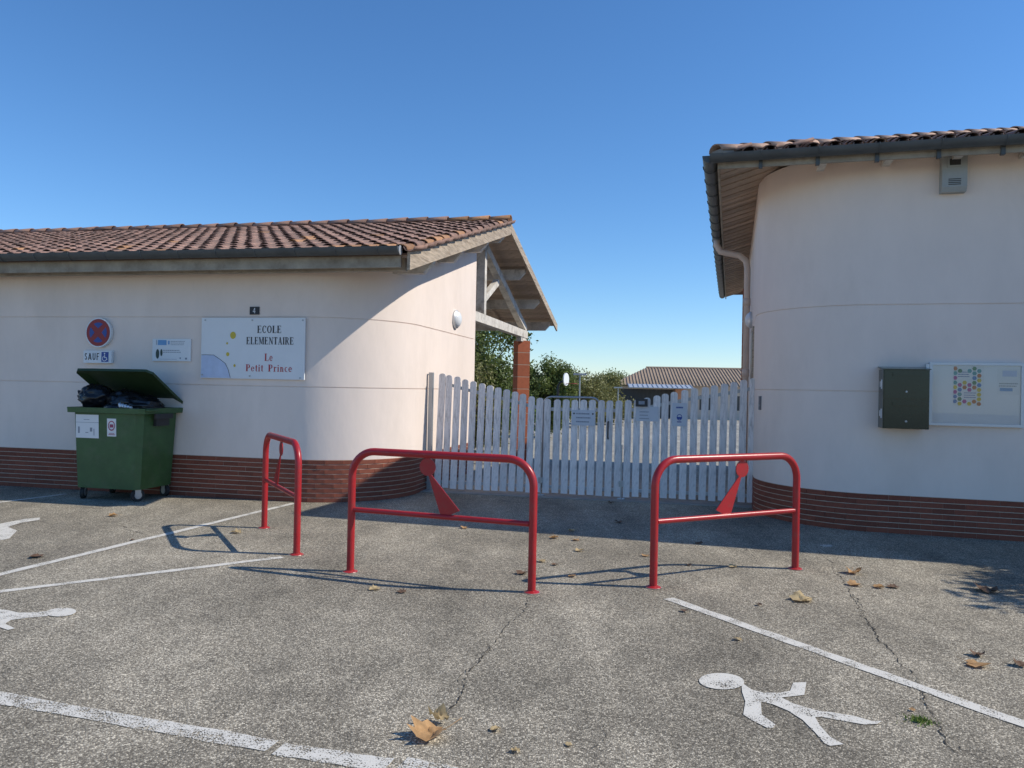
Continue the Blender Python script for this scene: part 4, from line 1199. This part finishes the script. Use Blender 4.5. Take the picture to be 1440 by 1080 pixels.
bin_label(-BW + .10, -BW + .43, .77, 1.06, 'label', 1)
bin_label(-BW + .55, -BW + .68, .80, 1.02, 'label', 2)
# rubbish bags
def bag(loc, rx, ry, rz, seed, label, T=BT, knot=False):
    q = MB(); n, mm = 44, 30; sd_ = Vector((seed * 7.3, seed * 1.7, 0))
    for j in range(mm + 1):
        ph = math.pi * j / mm
        for k in range(n):
            a = 2 * math.pi * k / n
            d = Vector((math.sin(ph) * math.cos(a), math.sin(ph) * math.sin(a), math.cos(ph)))
            f = 1 + .18 * noise.noise(d * 1.8 + sd_) + .24 * abs(noise.noise(d * 3.5 + sd_)) + .2 * abs(noise.noise(d * 8 + sd_))
            q.v.append((d.x * rx * f, d.y * ry * f, d.z * rz * f))
    q.f += [(j * n + k, (j + 1) * n + k, (j + 1) * n + (k + 1) % n, j * n + (k + 1) % n) for j in range(mm) for k in range(n)]; q.m = [0] * len(q.f)
    if knot: q.tube([(-rx * .85, 0, rz * .2), (-rx * 1.15, -.02, rz * .38), (-rx * 1.3, -.03, rz * .3)], [.05, .022, .045], 8)
    o = q.build('rubbish_bag', m_bag, None, True, label=label, category='rubbish bag', group='black bags overflowing the green bin')
    o.matrix_world = T @ Matrix.Translation(loc)
    return o
bag((-BW + .17, .28, 1.275), .185, .18, .14, 1, 'shiny black rubbish bag bulging over the left end of the bin rim', knot=True)
bag((-BW + .50, .40, 1.20), .22, .22, .15, 2, 'black rubbish bag in the middle of the bin under the raised lid')
bag((-.30, .42, 1.16), .19, .22, .12, 3, 'black rubbish bag at the hinge corner of the bin under the lid')
bag((-.52, .16, 1.13), .13, .10, .06, 4, 'small crumpled black bag at the front rim of the bin')
q = MB()
for k in range(5): q.tube([(-.35 + .03 * k, .06, 1.15), (-.33 + .04 * k, .03, 1.20 - .01 * k), (-.30 + .035 * k, .0, 1.165)], [.012, .02, .008], 6)
o = q.build('crumpled_wrapper', m_white, None, True, label='pale crumpled plastic wrapper on the front rim of the bin', category='litter'); o.matrix_world = BT

# ================================================================== BACKGROUND
# far hall
FT = frame(10.0, 75, R(-6), -1.3)
fh = thing('far_hall', 'distant low hall with brown hipped tile roof and dark cladding', 'building', FT)
q = MB(); q.box((.3, .4, 0), (34, 12, 3.3)); q.build('wall', m_farwall, fh)
q = MB(); q.box((.2, -.0, 0), (5.6, .39, 2.9)); q.build('cladding', m_clad, fh)
for k in range(14):
    q = MB(); q.box((.35 + .38 * k, -.03, 0), (.40 + .38 * k, -.001, 2.9)); q.build('cladding_rib', m_clad, fh)
q = MB(); q.box((.1, -.1, 2.92), (5.7, .38, 3.22)); q.build('fascia', m_farwall, fh)
q = MB(); q.add([(-.3, -.8, 3.3), (34, -.8, 3.3), (34, 12.6, 3.3), (-.3, 12.6, 3.3), (3.4, 5.9, 5.15), (34, 5.9, 5.15)], [(0, 1, 5, 4), (0, 4, 3), (3, 4, 5, 2), (0, 3, 2, 1)]); fr = q.build('roof', m_hroof, fh)
q = MB()
for k in range(110):
    x = .0 + .31 * k; y1 = min(5.85, -.75 + max(0, (x + .3) * 1.78))
    if y1 > -.6: q.tube([(x, -.82, 3.32), (x, y1, 3.32 + (y1 + .8) * .276)], .07, 6)
q.build('roof_ribs', m_hroof, fr, True, kind='stuff')
q = MB(); q.tube([(3.4, 5.9, 5.17), (34, 5.9, 5.17)], .13, 8); q.build('ridge', m_hroof, fr)
q = MB()
q.prism([Vector((1.2, -3.2, 3.02)), Vector((7.2, -3.2, 3.02)), Vector((7.2, -.82, 3.34)), Vector((1.2, -.82, 3.34))], (0, 0, .05)); cn = q.build('canopy', m_alu, fh)
for k in range(14):
    q = MB(); q.bar((1.25 + .45 * k, -3.2, 3.10), (1.25 + .45 * k, -.85, 3.415), .06, .05); q.build('canopy_rib', m_steel, cn)
q = MB(); q.box((5.75, -.9, 0), (6.7, -.0, 3.0)); q.build('brick_pier', mat('far_brick', (.60, .30, .19), .9, var=.1), fh)
for x0_ in (8.2, 11.2, 14.2):
    q = MB(); q.box((x0_, .36, 1.0), (x0_ + 1.5, .399, 2.4)); wn = q.build('window', m_glass, fh)
    q = MB(); q.box((x0_ - .08, .34, .92), (x0_ + 1.58, .359, 1.0)); q.build('sill', m_farwall, wn)

# trees
def tree(name, label, base, hgt, cr, cz, m, nleaf, lsize, seed, trunk=True, group=None, ncl=16, cat='tree'):
    rnd = random.Random(seed)
    t = thing(name, label, cat, Matrix.Translation(base), group)
    q = MB()
    tips = []
    top = Vector((rnd.uniform(-.1, .1), rnd.uniform(-.1, .1), cz))
    q.tube([(0, 0, -.1), (0.03, 0, cz * .4), tuple(top), tuple(top + Vector((0, 0, (hgt - cz) * .6)))], [hgt * .022 + .02, hgt * .018 + .015, hgt * .012 + .01, .012], 7)
    cl = []
    for i in range(ncl):
        while True:
            d = Vector((rnd.uniform(-1, 1), rnd.uniform(-1, 1), rnd.uniform(-1, 1)))
            if d.length < 1: break
        p = Vector((d.x * cr, d.y * cr, cz + d.z * (hgt - cz) * (1 if d.z > 0 else .85)))
        cl.append((p, rnd.uniform(.3, .5) * cr))
        s0 = Vector((0, 0, cz * rnd.uniform(.45, 1)))
        q.tube([tuple(s0), tuple((s0 + p) / 2 + Vector((0, 0, .1))), tuple(p)], [hgt * .008 + .008, hgt * .005 + .005, .006], 5)
    q.build('trunk', m_bark, t, True)
    c = MB()
    for i in range(nleaf):
        p, r = rnd.choice(cl)
        while True:
            d = Vector((rnd.gauss(0, .5), rnd.gauss(0, .5), rnd.gauss(0, .42)))
            if d.length < 1.3: break
        o = p + d * r
        if o.z < .15: continue
        a = Vector((rnd.gauss(0, 1), rnd.gauss(0, 1), rnd.gauss(0, 1))).normalized()
        b = a.orthogonal().normalized(); b = Matrix.Rotation(rnd.uniform(0, 6.28), 3, a) @ b; e = a.cross(b)
        L = lsize * rnd.uniform(.6, 1.3); W = L * .5
        c.add([o - b * L / 2, o + e * W / 2, o + b * L / 2, o - e * W / 2], [(0, 1, 2, 3)])
    c.build('crown', m, t)
    return t
tree('broadleaf_tree', 'dark dense tree behind the porch pillar', (-1.35, 27, gz(27)), 5.0, 2.1, 2.5, m_leaf1, 26000, .14, 1, ncl=40)
tree('leafy_shrub', 'olive bushy shrub beneath the porch roof edge', (-.9, 23, gz(23)), 2.6, 1.2, 1.1, m_leaf2, 14000, .10, 2, ncl=30, cat='shrub')
tree('leafy_shrub', 'small bright green shrub at the foot of the porch pillar', (.05, 21.5, gz(21.5)), 1.75, .55, 1.05, m_leaf3, 1600, .10, 3, ncl=9, cat='shrub')
tree('broadleaf_tree', 'rounded dark green tree just beyond the brick pillar', (1.55, 34, gz(34)), 3.75, 1.15, 1.8, m_leaf1, 22000, .12, 4, ncl=44)
tree('broadleaf_tree', 'thin sparse pale tree beside the rounded dark tree', (2.6, 38, gz(38)), 3.7, .75, 2.2, m_leaf2, 1500, .10, 5, ncl=10)
tree('broadleaf_tree', 'olive green tree behind the basketball post', (4.6, 50, gz(50)), 3.7, 1.5, 1.8, m_leaf2, 18000, .14, 6, ncl=36)
tree('broadleaf_tree', 'low yellowish tree between the basketball post and the far hall', (7.0, 56, gz(56)), 3.35, 1.7, 1.5, m_leaf2, 18000, .15, 7, ncl=36)
tree('broadleaf_tree', 'small dark round tree at the corner of the far hall', (12.0, 92, gz(92)), 4.9, 2.0, 3.0, m_leaf1, 9000, .26, 8, ncl=26)
tree('broadleaf_tree', 'wide dark tree far behind the porch opening', (-3.2, 45, gz(45)), 5.6, 3.0, 2.8, m_leaf1, 22000, .19, 9, ncl=44)
for i, (x, y, h_, r_) in enumerate(((2.2, 66, 3.4, 2.4), (6.0, 72, 3.2, 2.4), (9.2, 78, 3.0, 1.8))):
    tree('hedge_tree', ('dense olive tree of the far hedge behind the dark round one', 'dense olive tree in the middle of the far hedge', 'dense olive tree of the far hedge beside the hall')[i], (x, y, gz(y)), h_, r_, 1.6, m_leaf2, 14000, .22, 20 + i, ncl=34, group='trees of the far hedge')
# small tree out of frame whose shadow falls on the asphalt at the right
tree('broadleaf_tree', 'small leafy street tree before the taller building', (7.8, 5.85, 0), 3.5, 1.0, 2.5, m_leaf1, 3500, .13, 11, ncl=14)
# basketball post
bb = thing('basketball_post', 'dark basketball post with a small rounded white backboard in the courtyard', 'basketball post', frame(1.80, 30, R(66), gz(30)))
q = MB(); q.tube([(0, 0, 0), (0, 0, 2.2), (0, -.08, 2.33), (0, -.3, 2.42)], .045, 10); q.build('post', m_dark, bb, True)
q = MB(); n = 20; q.prism([Vector((.30 * math.cos(2 * math.pi * k / n), -.34, 2.46 + .25 * math.sin(2 * math.pi * k / n))) for k in range(n)][::-1], (0, .04, 0)); q.build('backboard', m_white, bb)
q = MB(); q.tube([(.2 * math.cos(2 * math.pi * k / 14), -.56 + .2 * math.sin(2 * math.pi * k / 14), 2.30) for k in range(15)], .012, 6, False); q.build('ring', m_signred, bb)
for x, y, lb in ((2.9, 33, 'thin grey lamp post beside the basketball post'), (6.9, 50, 'thin grey lamp post in front of the low yellowish tree')):
    lp = thing('lamp_post', lb, 'lamp post', Matrix.Translation((x, y, gz(y))), 'lamp posts in the courtyard')
    q = MB(); q.tube([(0, 0, 0), (0, 0, 2.75 if x < 5 else 2.6)], .035, 8); q.build('post', m_steel, lp)
    q = MB(); q.box((-.28, -.1, 2.75 if x < 5 else 2.6), (.28, .1, 2.83 if x < 5 else 2.68)); q.build('lamp_head', m_steel, lp)

# ================================================================== FALLEN LEAVES
def dry_leaf(px, py, size, m, label, seed, curl=.5, rot=None, lift=.0):
    rnd = random.Random(seed)
    p = gnd(px, py)
    q = MB(); out = []
    lobes = [(0, 1.0), (15, .72), (36, .95), (60, .68), (86, .85), (115, .58), (148, .55), (180, .3)]
    prof = lobes + [(360 - a, r) for a, r in reversed(lobes[1:-1])]
    cdir = rnd.uniform(0, 6.28)
    def place(a, r):
        a = R(a); x, y = r * math.sin(a), r * math.cos(a)
        k = x * math.cos(cdir) + y * math.sin(cdir)
        z = curl * (k * k) * 1.1 + .55 * curl * noise.noise(Vector((x * 2.5, y * 2.5, seed))) + .35 * curl * abs(noise.noise(Vector((x * 6, y * 6, seed + 3)))) + .1
        return Vector((x * (1 - .45 * curl * abs(k)), y, max(z, .015))) * size
    rings_ = (.35, .7, 1.0)
    V = [place(0, 0)]
    for f in rings_:
        for a, r in prof: V.append(place(a + rnd.uniform(-4, 4), (r * f if f == 1 else (r * .6 + .3) * f * .95) * rnd.uniform(.93, 1.05)))
    n = len(prof)
    F = [(0, 1 + k, 1 + (k + 1) % n) for k in range(n)]
    for j in range(2): F += [(1 + j * n + k, 1 + (j + 1) * n + k, 1 + (j + 1) * n + (k + 1) % n, 1 + j * n + (k + 1) % n) for k in range(n)]
    zmin = min(v.z for v in V)
    q.add([v - Vector((0, 0, zmin)) for v in V], F)
    q.tube([V[0] - Vector((0, 0, zmin)), place(180, .6) - Vector((0, 0, zmin)), place(180, 1.1) - Vector((0, 0, zmin))], [size * .02, size * .015, size * .012], 5)
    o = q.build('dry_leaf', m, None, True, label=label, category='leaf', group='dry leaves scattered on the asphalt')
    o.matrix_world = Matrix.Translation((p.x, p.y, .006 + lift)) @ Matrix.Rotation(rnd.uniform(0, 6.28) if rot is None else rot, 4, 'Z')
    return o
T1, T2, T3 = 'curled tan dry leaf lying on the asphalt', 'pale yellow dry leaf lying on the asphalt', 'dark brown shrivelled leaf lying on the asphalt'
dry_leaf(609, 1036, .115, m_dry, 'big tan curled plane leaf near the thick painted line', 1, .55, rot=1.9)
dry_leaf(620, 1018, .07, m_dryy, 'yellow-green leaf standing up behind the big tan leaf', 2, .9, lift=.01)
LV = [(527, 830, .055, 2, 3), (564, 834, .05, 3, 4), (654, 743, .06, 1, 5), (779, 757, .065, 1, 6), (805, 747, .06, 2, 7), (810, 760, .055, 1, 8), (815, 775, .06, 2, 9), (761, 790, .055, 2, 10), (781, 795, .04, 3, 11), (733, 808, .075, 3, 12), (804, 811, .05, 1, 13), (908, 782, .05, 1, 14), (1200, 806, .10, 1, 15), (1201, 824, .075, 1, 16), (1238, 827, .06, 1, 17), (1256, 827, .06, 3, 18), (1130, 846, .11, 2, 19), (1389, 833, .13, 3, 20), (1369, 936, .085, 1, 21), (1374, 922, .06, 3, 22), (1436, 938, .06, 3, 23), (1038, 900, .035, 2, 24), (962, 860, .04, 3, 25), (696, 1027, .035, 2, 26), (724, 1057, .03, 2, 27), (801, 1049, .022, 2, 28), (333, 750, .075, 2, 29), (161, 726, .07, 1, 30), (48, 784, .08, 3, 31), (982, 765, .06, 3, 32), (1032, 798, .05, 2, 33), (968, 795, .04, 3, 34), (1068, 852, .03, 3, 35), (1282, 1000, .02, 1, 36), (860, 708, .06, 3, 37), (870, 735, .07, 3, 38), (520, 719, .07, 3, 39), (187, 760, .03, 3, 40)]
OWN = {3: 'pale yellow curled leaf just before the left post of the middle barrier', 4: 'brown leaf beside the pale curled one before the middle barrier',
       12: 'dark upright leaf against the right post of the middle barrier', 15: 'wide tan leaf on the cracked asphalt before the taller building', 19: 'long pale leaf lying between the barrier and the painted line',
       20: 'large dark leaf lying in the tree shadow', 21: 'tan cupped leaf with a dark leaf behind it', 22: 'dark leaf directly behind the tan cupped leaf', 29: 'pale yellow leaf beside the shadow of the end-on barrier',
       30: 'tan leaf on the asphalt in front of the green bin', 31: 'dark leaf next to the long painted line by the bin', 25: 'dark leaf touching the end of the painted line by the right barrier', 14: 'tan leaf behind the left post of the right barrier',
       5: 'tan leaf seen under the middle barrier crossbar', 13: 'tan leaf lying inside the barrier shadow', 38: 'dark leaf in the shade before the gate', 37: 'dark leaf at the gate threshold', 39: 'dark leaf in the shade by the curved brick plinth',
       26: 'small pale leaf to the right of the big tan leaf', 24: 'small pale leaf on open asphalt above the painted walking figure'}
for (x, y, s_z, k, sd_) in LV: dry_leaf(x, y, s_z, (None, m_dry, m_dryy, m_dryd)[k], OWN.get(sd_, (None, T1, T2, T3)[k]), sd_, random.Random(sd_).uniform(.22, .55))
# tuft of moss in the crack
q = MB(); rnd = random.Random(4); p = gnd(1293, 1015)
for i in range(260):
    a, r = rnd.uniform(0, 6.28), abs(rnd.gauss(0, .028)); o = Vector((p.x + r * 1.3 * math.cos(a), p.y + r * math.sin(a), .004)); h_ = rnd.uniform(.006, .02); a2 = rnd.uniform(0, 6.28); e = Vector((math.cos(a2), math.sin(a2), 0)) * .004
    q.add([o - e, o + e, o + Vector((rnd.gauss(0, .006), rnd.gauss(0, .006), h_))], [(0, 1, 2)])
q.build('moss_tuft', m_moss, None, label='small green tuft of moss growing in the asphalt crack', category='moss')
# hay-like grit along the foot of the right wall
